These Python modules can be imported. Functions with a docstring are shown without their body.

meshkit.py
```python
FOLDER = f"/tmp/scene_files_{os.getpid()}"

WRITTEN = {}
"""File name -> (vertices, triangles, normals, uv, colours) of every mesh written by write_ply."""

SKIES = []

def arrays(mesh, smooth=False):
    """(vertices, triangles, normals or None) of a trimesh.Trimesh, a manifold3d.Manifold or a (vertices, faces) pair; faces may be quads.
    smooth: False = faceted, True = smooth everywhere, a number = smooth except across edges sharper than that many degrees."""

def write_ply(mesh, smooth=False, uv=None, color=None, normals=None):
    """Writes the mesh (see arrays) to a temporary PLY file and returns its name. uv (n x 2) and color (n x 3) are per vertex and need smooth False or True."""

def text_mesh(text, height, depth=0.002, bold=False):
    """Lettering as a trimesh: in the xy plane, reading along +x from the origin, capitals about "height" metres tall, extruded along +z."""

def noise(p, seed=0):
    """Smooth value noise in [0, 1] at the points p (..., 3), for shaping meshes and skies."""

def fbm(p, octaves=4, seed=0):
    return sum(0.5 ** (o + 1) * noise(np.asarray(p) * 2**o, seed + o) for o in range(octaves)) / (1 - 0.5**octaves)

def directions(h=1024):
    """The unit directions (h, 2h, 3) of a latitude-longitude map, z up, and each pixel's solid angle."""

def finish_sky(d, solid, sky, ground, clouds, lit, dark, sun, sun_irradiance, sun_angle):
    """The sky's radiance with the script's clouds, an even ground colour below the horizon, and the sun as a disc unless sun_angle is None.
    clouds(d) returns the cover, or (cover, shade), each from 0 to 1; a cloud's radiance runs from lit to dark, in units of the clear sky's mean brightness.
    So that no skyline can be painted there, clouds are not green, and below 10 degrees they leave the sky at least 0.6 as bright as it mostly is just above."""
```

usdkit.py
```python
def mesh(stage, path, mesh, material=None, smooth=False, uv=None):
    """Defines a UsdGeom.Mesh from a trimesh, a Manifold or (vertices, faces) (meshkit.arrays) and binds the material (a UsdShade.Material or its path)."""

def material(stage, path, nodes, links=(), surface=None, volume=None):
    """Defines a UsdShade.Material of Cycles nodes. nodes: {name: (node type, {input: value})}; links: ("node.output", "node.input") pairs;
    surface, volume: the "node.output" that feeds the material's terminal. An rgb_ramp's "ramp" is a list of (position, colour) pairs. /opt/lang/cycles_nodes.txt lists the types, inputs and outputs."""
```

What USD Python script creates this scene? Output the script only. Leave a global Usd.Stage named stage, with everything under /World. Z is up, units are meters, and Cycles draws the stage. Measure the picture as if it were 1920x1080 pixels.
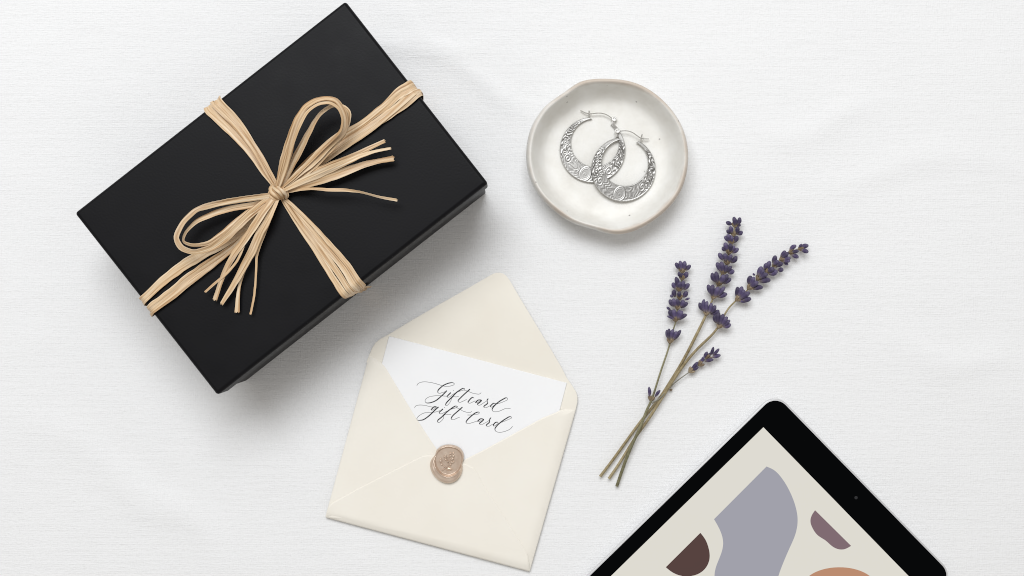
import math, random
import numpy as np, trimesh, manifold3d, shapely
from shapely.geometry import Polygon, Point
from shapely.ops import unary_union
from scipy.interpolate import CubicSpline, PchipInterpolator
import usdkit
from meshkit import noise, fbm
from pxr import Usd, UsdGeom, UsdLux, UsdShade, Gf, Sdf, Vt

stage = Usd.Stage.CreateInMemory()
UsdGeom.SetStageUpAxis(stage, UsdGeom.Tokens.z)
UsdGeom.SetStageMetersPerUnit(stage, 1.0)
UsdGeom.Xform.Define(stage, '/World')
UsdGeom.Scope.Define(stage, '/World/Looks')

# ---------------------------------------------------------------- camera, lamps, exposure
H = 0.65                 # height of the lens above the cloth
PX = 0.0003              # metres of cloth per photograph pixel
cam = UsdGeom.Camera.Define(stage, '/World/camera')
UsdGeom.Xformable(cam).AddTranslateOp().Set(Gf.Vec3d(0, 0, H))
cam.CreateHorizontalApertureAttr(36.0)
cam.CreateVerticalApertureAttr(20.25)
cam.CreateFocalLengthAttr(36.0 * H / (1920 * PX))
cam.CreateClippingRangeAttr(Gf.Vec2f(0.01, 50))
cam.CreateExposureAttr(0.05)

def rect_lamp(name, pos, target, w, h, intensity, color):
    L = UsdLux.RectLight.Define(stage, '/World/' + name)
    L.CreateWidthAttr(w); L.CreateHeightAttr(h); L.CreateIntensityAttr(intensity); L.CreateColorAttr(Gf.Vec3f(*color))
    z = np.array(pos, float) - np.array(target, float); z /= np.linalg.norm(z)
    x = np.cross([0, 0, 1.0], z) if abs(z[2]) < .999 else np.array([1.0, 0, 0]); x /= np.linalg.norm(x)
    y = np.cross(z, x)
    m = Gf.Matrix4d(*x, 0, *y, 0, *z, 0, *map(float, pos), 1)
    UsdGeom.Xformable(L).AddTransformOp().Set(m)
    return L
rect_lamp('window_lamp', (-0.22, 0.90, 1.70), (0, 0, 0), 1.25, 0.80, 9.3, (0.97, 0.995, 1.03))
dome = UsdLux.DomeLight.Define(stage, '/World/room_light')
dome_mat = usdkit.material(stage, '/World/Looks/room_light', {'b': ('background_shader', {'color': (1.0, 0.965, 0.925), 'strength': 0.44})}, [], surface='b.background')
UsdShade.MaterialBindingAPI.Apply(dome.GetPrim()).Bind(dome_mat)

# ---------------------------------------------------------------- helpers
def P(px, py, z=0.0):
    """the point at height z that the lens sees at pixel (px, py)"""
    s = PX * (H - z) / H
    return np.array([(px - 960) * s, (540 - py) * s, z])
def PP(pts, z=0.0):
    return np.array([P(x, y, z) for x, y in pts])
def zc(pts, ox, oy, s):
    return [(ox + p[0] / s, oy + p[1] / s) + tuple(p[2:]) for p in pts]

used = {}
def numbered(path):
    n = used.get(path, -1) + 1
    used[path] = n
    return path if n == 0 else '%s_%03d' % (path, n)
def keys(prim, label=None, cat=None, group=None, kind=None):
    for k, v in (('label', label), ('category', cat), ('group', group), ('kind', kind)):
        if v: prim.SetCustomDataByKey(k, v)
ORIGIN = {}
def thing(name, label, cat, loc, group=None):
    path = numbered('/World/' + name)
    x = UsdGeom.Xform.Define(stage, path); x.AddTranslateOp().Set(Gf.Vec3d(*map(float, loc)))
    ORIGIN[path] = np.array(loc, float)
    keys(x.GetPrim(), label, cat, group)
    return path
def arr(mesh):
    if hasattr(mesh, 'to_mesh'):
        m = mesh.to_mesh(); return np.array(m.vert_properties[:, :3], float), np.array(m.tri_verts)
    if isinstance(mesh, trimesh.Trimesh): return np.array(mesh.vertices), np.array(mesh.faces)
    return np.asarray(mesh[0], float), np.asarray(mesh[1], int)
def part(parent, name, mesh, mat, smooth=30, uv=None, label=None, sub=None):
    """parent: path of the thing or part; mesh in world coordinates"""
    v, f = arr(mesh)
    root = '/'.join(parent.split('/')[:3])
    path = numbered(parent + '/' + name)
    m = usdkit.mesh(stage, path, (v - ORIGIN.get(root, 0), f), LOOK[mat], smooth=smooth, uv=uv)
    if label: keys(m.GetPrim(), label)
    return path

def spline(pts, n=None, step=None):
    pts = np.asarray(pts, float)
    d = np.r_[0, np.cumsum(np.maximum(np.linalg.norm(np.diff(pts[:, :3] if pts.shape[1] > 2 else pts, axis=0), axis=1), 1e-9))]
    # chord (centripetal-ish) parameter
    if n is None: n = max(4, int(d[-1] / step))
    t = np.linspace(0, d[-1], n)
    if len(pts) == 2: return np.stack([np.interp(t, d, pts[:, k]) for k in range(pts.shape[1])], 1)
    out = [PchipInterpolator(d, pts[:, k])(t) if len(pts) < 3 else CubicSpline(d, pts[:, k], bc_type='natural')(t) for k in range(pts.shape[1])]
    return np.stack(out, 1)
def grid_faces(nu, nv, closed_v=False):
    f = []
    for i in range(nu - 1):
        for j in range(nv if closed_v else nv - 1):
            a, b = i * nv + j, i * nv + (j + 1) % nv
            c, d = (i + 1) * nv + (j + 1) % nv, (i + 1) * nv + j
            f += [(a, b, c), (a, c, d)]
    return np.array(f)
def tube(pts, r, seg=8, cap=True):
    pts = np.asarray(pts, float); n = len(pts)
    r = np.full(n, r) if np.ndim(r) == 0 else np.asarray(r)
    t = np.gradient(pts, axis=0); t /= np.linalg.norm(t, axis=1)[:, None]
    up = np.array([0, 0, 1.0]) if abs(t[0][2]) < .9 else np.array([1.0, 0, 0])
    v = []
    for i in range(n):
        a = np.cross(t[i], up); a /= np.linalg.norm(a); b = np.cross(a, t[i]); up = b
        for k in range(seg):
            w = 2 * math.pi * k / seg
            v.append(pts[i] + r[i] * (math.cos(w) * a + math.sin(w) * b))
    f = [tuple(x) for x in grid_faces(n, seg, True)]
    if cap:
        v += [pts[0], pts[-1]]
        for k in range(seg):
            f += [(n * seg, (k + 1) % seg, k), (n * seg + 1, (n - 1) * seg + k, (n - 1) * seg + (k + 1) % seg)]
    m = trimesh.Trimesh(np.array(v), np.array(f), process=False)
    if m.volume < 0: m.invert()
    return m
def cat(ms): return trimesh.util.concatenate([m if isinstance(m, trimesh.Trimesh) else trimesh.Trimesh(*arr(m), process=False) for m in ms])
def ellipsoid(c, r, sub=3):
    m = trimesh.creation.icosphere(subdivisions=sub); m.vertices = m.vertices * np.array(r) + np.array(c); return m
def sstep(a, b, x):
    t = np.clip((x - a) / (b - a), 0, 1); return t * t * (3 - 2 * t)
def rounded_rect(w, h, r, n=8):
    out = []
    for cx, cy, a0 in ((w / 2 - r, h / 2 - r, 0), (-w / 2 + r, h / 2 - r, 90), (-w / 2 + r, -h / 2 + r, 180), (w / 2 - r, -h / 2 + r, 270)):
        for k in range(n + 1):
            a = math.radians(a0 + 90 * k / n); out.append((cx + r * math.cos(a), cy + r * math.sin(a)))
    return np.array(out)
def slab(w, h, rc, rings, nc=8):
    """stack of rounded rectangles: rings = (inset, z); closed at both ends; local coordinates"""
    v, f = [], []
    for ins, z in rings:
        o = rounded_rect(w - 2 * ins, h - 2 * ins, max(rc - ins, 0.0002), nc)
        v.append(np.c_[o, np.full(len(o), z)])
    n = len(v[0]); v = np.vstack(v)
    f = [tuple(x) for x in grid_faces(len(rings), n, True)]
    v = np.vstack([v, [0, 0, rings[0][1]], [0, 0, rings[-1][1]]])
    L = (len(rings) - 1) * n
    for k in range(n):
        f += [(len(v) - 2, (k + 1) % n, k), (len(v) - 1, L + k, L + (k + 1) % n)]
    return trimesh.Trimesh(v, np.array(f), process=False)
def place(m, c, ux):
    """local xy -> world: ux = unit x direction (2D)"""
    ux = np.array(ux) / np.linalg.norm(ux); uy = np.array([-ux[1], ux[0]])
    m = m.copy(); v = m.vertices
    m.vertices = np.c_[c[0] + v[:, :1] * ux[0] + v[:, 1:2] * uy[0], c[1] + v[:, :1] * ux[1] + v[:, 1:2] * uy[1], c[2] + v[:, 2]]
    return m

# ---------------------------------------------------------------- materials
LOOK = {}
def mat(name, nodes, links, surface='p.BSDF'):
    LOOK[name] = usdkit.material(stage, '/World/Looks/' + name, nodes, links, surface=surface)

def stretch(name, scale):       # object coordinates, stretched
    return {name: ('mapping', {'mapping_type': 'point', 'scale': scale})}
# linen: plain weave with uneven threads, slubs
mat('linen', {
    'tc': ('texture_coordinate', {}),
    'mw': ('mapping', {'scale': (330, 1250, 1)}), 'mv': ('mapping', {'scale': (1250, 300, 1)}), 'ms': ('mapping', {'scale': (40, 500, 1)}),
    'nw': ('noise_texture', {'scale': 1.0, 'detail': 2.0, 'roughness': .6}), 'nv': ('noise_texture', {'scale': 1.0, 'detail': 2.0, 'roughness': .6}),
    'ns': ('noise_texture', {'scale': 1.0, 'detail': 3.0, 'roughness': .6}),
    'ww': ('wave_texture', {'bands_direction': 'y', 'scale': 310.0, 'distortion': 1.6, 'detail': 2.0, 'detail_scale': 1.2}),
    'wv': ('wave_texture', {'bands_direction': 'x', 'scale': 310.0, 'distortion': 1.6, 'detail': 2.0, 'detail_scale': 1.2}),
    'a1': ('math', {'math_type': 'multiply_add', 'value2': 0.70}), 'a2': ('math', {'math_type': 'multiply_add', 'value2': 0.66}),
    'a3': ('math', {'math_type': 'multiply_add', 'value2': 0.07}), 'a4': ('math', {'math_type': 'multiply_add', 'value2': 0.07}), 
    'a5': ('math', {'math_type': 'multiply', 'value2': 0.7}),
    'cr': ('rgb_ramp', {'ramp': [(0.25, (.755, .753, .748)), (0.5, (.82, .82, .817)), (0.75, (.85, .85, .85))]}),
    'dv': ('math', {'math_type': 'multiply', 'value2': 0.45}),
    'b': ('bump', {'strength': 1.0, 'distance': 0.00032}),
    'p': ('principled_bsdf', {'roughness': .85, 'specular_ior_level': .15, 'sheen_weight': .12, 'sheen_roughness': .5})},
    [('tc.object', 'mw.vector'), ('tc.object', 'mv.vector'), ('tc.object', 'ms.vector'), ('mw.vector', 'nw.vector'), ('mv.vector', 'nv.vector'), ('ms.vector', 'ns.vector'),
     ('tc.object', 'ww.vector'), ('tc.object', 'wv.vector'),
     ('ns.fac', 'a5.value1'), ('wv.fac', 'a4.value1'), ('a5.value', 'a4.value3'), ('ww.fac', 'a3.value1'), ('a4.value', 'a3.value3'),
     ('nv.fac', 'a2.value1'), ('a3.value', 'a2.value3'), ('nw.fac', 'a1.value1'), ('a2.value', 'a1.value3'),
     ('a1.value', 'dv.value1'), ('dv.value', 'cr.fac'), ('cr.color', 'p.base_color'), ('a1.value', 'b.height'), ('b.normal', 'p.normal')])
mat('black_card', {
    'tc': ('texture_coordinate', {}), 'm': ('mapping', {'scale': (900, 900, 900), 'rotation': (0, 0, .66)}),
    'n': ('noise_texture', {'scale': 1.0, 'detail': 3.0}), 'n2': ('noise_texture', {'scale': 60.0, 'detail': 4.0}),
    'c': ('rgb_ramp', {'ramp': [(0.3, (.0026, .0026, .0034)), (0.7, (.0046, .0045, .0056))]}),
    'r': ('map_range', {'from_min': .3, 'from_max': .7, 'to_min': .44, 'to_max': .52}),
    'b': ('bump', {'strength': .35, 'distance': 0.00012}),
    'p': ('principled_bsdf', {'specular_ior_level': .14})},
    [('tc.object', 'm.vector'), ('m.vector', 'n.vector'), ('tc.object', 'n2.vector'), ('n2.fac', 'c.fac'), ('c.color', 'p.base_color'), ('n2.fac', 'r.value'), ('r.result', 'p.roughness'),
     ('n.fac', 'b.height'), ('b.normal', 'p.normal')])
# raffia: uv = (across, along in metres), fibre streaks
mat('raffia', {
    'uv': ('uvmap', {'attribute': 'st'}), 'oi': ('object_info', {}),
    'm': ('mapping', {'scale': (4.2, 22.0, 1)}), 'm2': ('mapping', {'scale': (1.6, 55.0, 1)}), 'm3': ('mapping', {'scale': (8.0, 40.0, 1)}),
    'n': ('noise_texture', {'dimensions': '4D', 'scale': 1.0, 'detail': 4.0, 'roughness': .65}), 'n2': ('noise_texture', {'dimensions': '4D', 'scale': 1.0, 'detail': 3.0}), 'n3': ('noise_texture', {'dimensions': '4D', 'scale': 1.0, 'detail': 2.0}),
    'w': ('math', {'math_type': 'multiply', 'value2': 37.0}),
    'c': ('rgb_ramp', {'ramp': [(0.33, (.24, .125, .05)), (0.43, (.50, .31, .155)), (0.53, (.66, .475, .28)), (0.67, (.80, .66, .48))]}),
    'pale': ('rgb_ramp', {'ramp': [(0.45, (0, 0, 0)), (0.7, (.55, .55, .55))]}),
    'mx': ('mix_color', {'b': (.76, .63, .47)}),
    'b': ('bump', {'strength': .8, 'distance': 0.00025}),
    'p': ('principled_bsdf', {'roughness': .48, 'specular_ior_level': .4})},
    [('uv.UV', 'm.vector'), ('uv.UV', 'm2.vector'), ('uv.UV', 'm3.vector'), ('oi.random', 'w.value1'), ('w.value', 'n.w'), ('w.value', 'n2.w'), ('w.value', 'n3.w'),
     ('m.vector', 'n.vector'), ('m2.vector', 'n2.vector'), ('m3.vector', 'n3.vector'), ('n.fac', 'c.fac'), ('n2.fac', 'pale.fac'), ('pale.color', 'mx.fac'), ('c.color', 'mx.a'), ('mx.result', 'p.base_color'),
     ('n3.fac', 'b.height'), ('b.normal', 'p.normal')])
# stoneware glaze, thin over the rim (uv.y = rimness)
mat('glaze', {
    'tc': ('texture_coordinate', {}), 'uv': ('uvmap', {'attribute': 'st'}), 'sx': ('separate_xyz', {}),
    'n': ('noise_texture', {'scale': 70.0, 'detail': 5.0, 'roughness': .6}), 'n2': ('noise_texture', {'scale': 28.0, 'detail': 4.0}),
    'v': ('voronoi_texture', {'scale': 230.0, 'randomness': 1.0}), 'vs': ('rgb_ramp', {'ramp': [(0.07, (1, 1, 1)), (0.16, (0, 0, 0))]}),
    'rare': ('separate_color', {}), 'rm': ('math', {'math_type': 'greater_than', 'value2': .86}), 'sm': ('math', {'math_type': 'multiply'}), 'sm2': ('math', {'math_type': 'multiply', 'value2': .75}),
    'c': ('rgb_ramp', {'ramp': [(0.32, (.72, .70, .65)), (0.5, (.785, .77, .725)), (0.68, (.83, .82, .785))]}),
    'e': ('math', {'math_type': 'multiply_add', 'value2': 1.0}), 'ne': ('math', {'math_type': 'multiply_add', 'value2': 2.4, 'value3': -1.5}),
    'er': ('rgb_ramp', {'ramp': [(0.30, (0, 0, 0)), (0.85, (.80, .80, .80))]}),
    'mx': ('mix_color', {'b': (.50, .41, .325)}), 'mx2': ('mix_color', {'b': (.13, .115, .10)}),
    'rr': ('map_range', {'from_min': .3, 'from_max': .7, 'to_min': .42, 'to_max': .6}),
    'b': ('bump', {'strength': .35, 'distance': 0.0012}),
    'p': ('principled_bsdf', {'specular_ior_level': .5})},
    [('tc.object', 'n.vector'), ('tc.object', 'n2.vector'), ('tc.object', 'v.vector'), ('n.fac', 'c.fac'), ('uv.UV', 'sx.vector'), ('n2.fac', 'ne.value1'), ('sx.y', 'e.value1'), ('ne.value', 'e.value3'), ('e.value', 'er.fac'),
     ('c.color', 'mx.a'), ('er.color', 'mx.fac'), ('v.distance', 'vs.fac'), ('v.color', 'rare.color'), ('rare.r', 'rm.value1'), ('vs.color', 'sm.value1'), ('rm.value', 'sm.value2'), ('sm.value', 'sm2.value1'),
     ('mx.result', 'mx2.a'), ('sm2.value', 'mx2.fac'), ('mx2.result', 'p.base_color'), ('n2.fac', 'rr.value'), ('rr.result', 'p.roughness'), ('n2.fac', 'b.height'), ('b.normal', 'p.normal')])
# antique silver, tarnish held in the hollows (uv.y = height of the relief)
mat('silver', {
    'uv': ('uvmap', {'attribute': 'st'}), 'sx': ('separate_xyz', {}), 'tc': ('texture_coordinate', {}), 'n': ('noise_texture', {'scale': 700.0, 'detail': 3.0}),
    'c': ('rgb_ramp', {'ramp': [(0.10, (.11, .105, .097)), (0.34, (.25, .243, .23)), (0.6, (.38, .372, .355)), (0.9, (.54, .53, .51))]}),
    'r': ('map_range', {'from_min': .3, 'from_max': .7, 'to_min': .34, 'to_max': .48}),
    'p': ('principled_bsdf', {'metallic': 1.0})},
    [('uv.UV', 'sx.vector'), ('sx.y', 'c.fac'), ('c.color', 'p.base_color'), ('tc.object', 'n.vector'), ('n.fac', 'r.value'), ('r.result', 'p.roughness')])
mat('silver_wire', {'tc': ('texture_coordinate', {}), 'n': ('noise_texture', {'scale': 500.0}), 'r': ('map_range', {'to_min': .18, 'to_max': .34}), 'p': ('principled_bsdf', {'metallic': 1.0, 'base_color': (.74, .73, .705)})},
    [('tc.object', 'n.vector'), ('n.fac', 'r.value'), ('r.result', 'p.roughness')])
def paper(name, lo, hi, rough=.7, bump=.18):
    mat(name, {'tc': ('texture_coordinate', {}), 'n': ('noise_texture', {'scale': 900.0, 'detail': 4.0}), 'n2': ('noise_texture', {'scale': 35.0, 'detail': 3.0}),
        'c': ('rgb_ramp', {'ramp': [(0.3, lo), (0.7, hi)]}), 'b': ('bump', {'strength': bump, 'distance': 0.0002}),
        'p': ('principled_bsdf', {'roughness': rough, 'specular_ior_level': .3})},
        [('tc.object', 'n.vector'), ('tc.object', 'n2.vector'), ('n2.fac', 'c.fac'), ('c.color', 'p.base_color'), ('n.fac', 'b.height'), ('b.normal', 'p.normal')])
paper('cream_paper', (.825, .782, .695), (.845, .808, .728))
paper('cream_inside', (.805, .758, .665), (.83, .79, .70))
paper('white_card', (.85, .85, .85), (.87, .87, .87))
mat('ink', {'tc': ('texture_coordinate', {}), 'n': ('noise_texture', {'scale': 1500.0}), 'c': ('rgb_ramp', {'ramp': [(.3, (.015, .015, .016)), (.7, (.045, .045, .047))]}), 'p': ('principled_bsdf', {'roughness': .6, 'specular_ior_level': .2})},
    [('tc.object', 'n.vector'), ('n.fac', 'c.fac'), ('c.color', 'p.base_color')])
mat('wax', {'tc': ('texture_coordinate', {}), 'n': ('noise_texture', {'scale': 260.0, 'detail': 4.0}), 'n2': ('noise_texture', {'scale': 2200.0, 'detail': 2.0}),
    'c': ('rgb_ramp', {'ramp': [(.25, (.56, .425, .325)), (.5, (.64, .505, .40)), (.75, (.70, .575, .465))]}), 'b': ('bump', {'strength': .12, 'distance': .0002}),
    'p': ('principled_bsdf', {'metallic': .5, 'roughness': .28, 'specular_ior_level': .5})},
    [('tc.object', 'n.vector'), ('tc.object', 'n2.vector'), ('n.fac', 'c.fac'), ('c.color', 'p.base_color'), ('n2.fac', 'b.height'), ('b.normal', 'p.normal')])
# lavender calyx: uv.y runs from the pale base to the violet tip
mat('lavender_bud', {
    'uv': ('uvmap', {'attribute': 'st'}), 'sx': ('separate_xyz', {}), 'oi': ('object_info', {}), 'tc': ('texture_coordinate', {}), 'n': ('noise_texture', {'scale': 900.0, 'detail': 3.0}),
    'e': ('math', {'math_type': 'multiply_add', 'value2': .35}),
    'c': ('rgb_ramp', {'ramp': [(0.14, (.22, .17, .13)), (0.32, (.135, .11, .125)), (0.52, (.070, .053, .106)), (0.8, (.050, .038, .088)), (1.05, (.10, .084, .14))]}),
    'hv': ('map_range', {'to_min': .7, 'to_max': 1.5}), 'hs': ('hsv', {'saturation': 1.0}),
    'b': ('bump', {'strength': .5, 'distance': .0003}),
    'p': ('principled_bsdf', {'roughness': .7, 'specular_ior_level': .3, 'sheen_weight': .35, 'sheen_roughness': .4, 'sheen_tint': (.75, .7, .95)})},
    [('uv.UV', 'sx.vector'), ('tc.object', 'n.vector'), ('n.fac', 'e.value1'), ('sx.y', 'e.value3'), ('e.value', 'c.fac'), ('oi.random', 'hv.value'), ('hv.result', 'hs.value'), ('c.color', 'hs.color'), ('hs.color', 'p.base_color'),
     ('n.fac', 'b.height'), ('b.normal', 'p.normal')])
def stem_mat(name, cols):
    mat(name, {'uv': ('uvmap', {'attribute': 'st'}), 'tc': ('texture_coordinate', {}), 'm': ('mapping', {'scale': (500, 500, 500)}), 'n': ('noise_texture', {'scale': 1.0, 'detail': 4.0}), 'n2': ('noise_texture', {'scale': 45.0, 'detail': 3.0}),
        'a': ('math', {'math_type': 'multiply_add', 'value2': .4}), 'h': ('math', {'math_type': 'multiply', 'value2': .6}), 'c': ('rgb_ramp', {'ramp': cols}), 'b': ('bump', {'strength': .5, 'distance': .0004}),
        'p': ('principled_bsdf', {'roughness': .6, 'specular_ior_level': .35})},
        [('tc.object', 'm.vector'), ('m.vector', 'n.vector'), ('tc.object', 'n2.vector'), ('n2.fac', 'h.value1'), ('n.fac', 'a.value1'), ('h.value', 'a.value3'), ('a.value', 'c.fac'), ('c.color', 'p.base_color'), ('n.fac', 'b.height'), ('b.normal', 'p.normal')])
stem_mat('dry_stem', [(.35, (.19, .145, .075)), (.5, (.31, .25, .14)), (.65, (.42, .35, .21))])
stem_mat('olive_stem', [(.35, (.135, .125, .065)), (.5, (.215, .20, .115)), (.65, (.30, .275, .17))])
stem_mat('grey_stem', [(.35, (.15, .145, .115)), (.5, (.235, .225, .18)), (.65, (.32, .30, .24))])
stem_mat('bract', [(.35, (.12, .085, .05)), (.5, (.23, .17, .105)), (.65, (.36, .29, .19))])
mat('aluminium', {'tc': ('texture_coordinate', {}), 'n': ('noise_texture', {'scale': 3000.0, 'detail': 2.0}), 'b': ('bump', {'strength': .1, 'distance': .00005}), 'p': ('principled_bsdf', {'metallic': .85, 'base_color': (.80, .80, .81), 'roughness': .45})},
    [('tc.object', 'n.vector'), ('n.fac', 'b.height'), ('b.normal', 'p.normal')])
mat('bezel_glass', {'tc': ('texture_coordinate', {}), 'n': ('noise_texture', {'scale': 25.0, 'detail': 4.0}), 'r': ('map_range', {'from_min': .35, 'from_max': .7, 'to_min': .03, 'to_max': .10}),
    'p': ('principled_bsdf', {'base_color': (.0010, .0013, .0017), 'specular_ior_level': .04})}, [('tc.object', 'n.vector'), ('n.fac', 'r.value'), ('r.result', 'p.roughness')])
mat('lens', {'p': ('principled_bsdf', {'base_color': (.012, .013, .016), 'roughness': .08, 'specular_ior_level': .6})}, [])
def lit(name, col, s=1.0):
    mat(name, {'tc': ('texture_coordinate', {}), 'n': ('noise_texture', {'scale': 25.0, 'detail': 4.0}), 'r': ('map_range', {'from_min': .35, 'from_max': .7, 'to_min': .04, 'to_max': .12}),
        'p': ('principled_bsdf', {'base_color': (.004, .004, .004), 'specular_ior_level': .12, 'emission_color': col, 'emission_strength': s})}, [('tc.object', 'n.vector'), ('n.fac', 'r.value'), ('r.result', 'p.roughness')])
lit('screen_cream', (.70, .678, .612)); lit('screen_lilac', (.335, .335, .385)); lit('screen_brown', (.083, .046, .042)); lit('screen_mauve', (.20, .135, .155)); lit('screen_clay', (.475, .245, .15))

# ---------------------------------------------------------------- the cloth
nx, ny = 460, 320
gx, gy = np.meshgrid(np.linspace(-.55, .55, nx), np.linspace(-.40, .40, ny), indexing='ij')
q = np.stack([gx * 9 + 3, gy * 16 + 5, gx * 0], -1)
wr = (fbm(q, 3, 4) - .5) * .0014
wr += .0009 * (noise(np.stack([gx * 5 + gy * 4 + 9, gy * 34 + gx * 6 + 3, gx * 0], -1), 8) - .5) * sstep(.35, .75, noise(np.stack([gx * 6, gy * 6, gx * 0], -1), 21))
for (ax, ay, bx, by, wd, am) in ((700, 70, 990, 190, 22, .0007), (760, 30, 900, 120, 18, .0004), (1420, 250, 1640, 215, 30, .0005), (1560, 330, 1900, 300, 26, .0004), (60, 800, 330, 960, 34, .0006), (240, 880, 420, 1060, 28, .0005), (1690, 640, 1900, 700, 30, .0005)):
    a, b = P(ax, ay)[:2], P(bx, by)[:2]; d = b - a; L = np.linalg.norm(d); d /= L
    s = ((gx - a[0]) * d[0] + (gy - a[1]) * d[1]) / L; o = (gx - a[0]) * -d[1] + (gy - a[1]) * d[0]
    o = o + .006 * np.sin(s * 5 + ax)
    wr += 1.9 * am * np.exp(-(o / (wd * PX)) ** 2) * sstep(-.3, .3, s) * sstep(1.3, .7, s)
wr -= wr.max() * .75
v = np.stack([gx, gy, np.minimum(wr, -.00005)], -1).reshape(-1, 3)
cl = usdkit.mesh(stage, '/World/tablecloth', (v, grid_faces(nx, ny)[:, ::-1] if False else grid_faces(nx, ny)), LOOK['linen'], smooth=True)
keys(cl.GetPrim(), 'white woven linen cloth spread out under everything', 'tablecloth', kind='structure')

# ---------------------------------------------------------------- gift box
HB = 0.060
cA, cB, cC, cD = (P(*c, HB) for c in ((140, 399), (646, 1), (916.5, 343.5), (405, 742)))
bc = (cA + cB + cC + cD) / 4
bu = ((cB - cA) + (cC - cD)); bu = bu[:2] / np.linalg.norm(bu)
bv = np.array([-bu[1], bu[0]])            # towards the upper left
BW = (np.linalg.norm(cB - cA) + np.linalg.norm(cC - cD)) / 2
BD = (np.linalg.norm(cA - cD) + np.linalg.norm(cB - cC)) / 2
box = thing('gift_box', 'black matte cardboard gift box with a lid, tied with raffia', 'gift box', (bc[0], bc[1], 0))
LID = 0.019
rr = .0022
top = [(rr * (1 - math.sin(a)) , HB - rr * (1 - math.cos(a))) for a in np.linspace(math.pi / 2, 0, 7)]
lid_r = [(.0012, HB - LID), (.0002, HB - LID), (0, HB - LID + .0003)] + [(i, z) for i, z in top]
lid = slab(BW, BD, .0016, [(.0012, HB - LID)] + [(.0001, HB - LID), (0, HB - LID + .0003)] + top + [(rr + .010, HB + .00003)], 6)
part(box, 'lid', place(lid, (bc[0], bc[1], 0), bu), 'black_card', smooth=40)
base = slab(BW - .0030, BD - .0030, .0016, [(.0006, 0.0), (0, .0006), (0, HB - LID + .002), (.001, HB - LID + .003)], 6)
part(box, 'base', place(base, (bc[0], bc[1], 0), bu), 'black_card', smooth=40)

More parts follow.
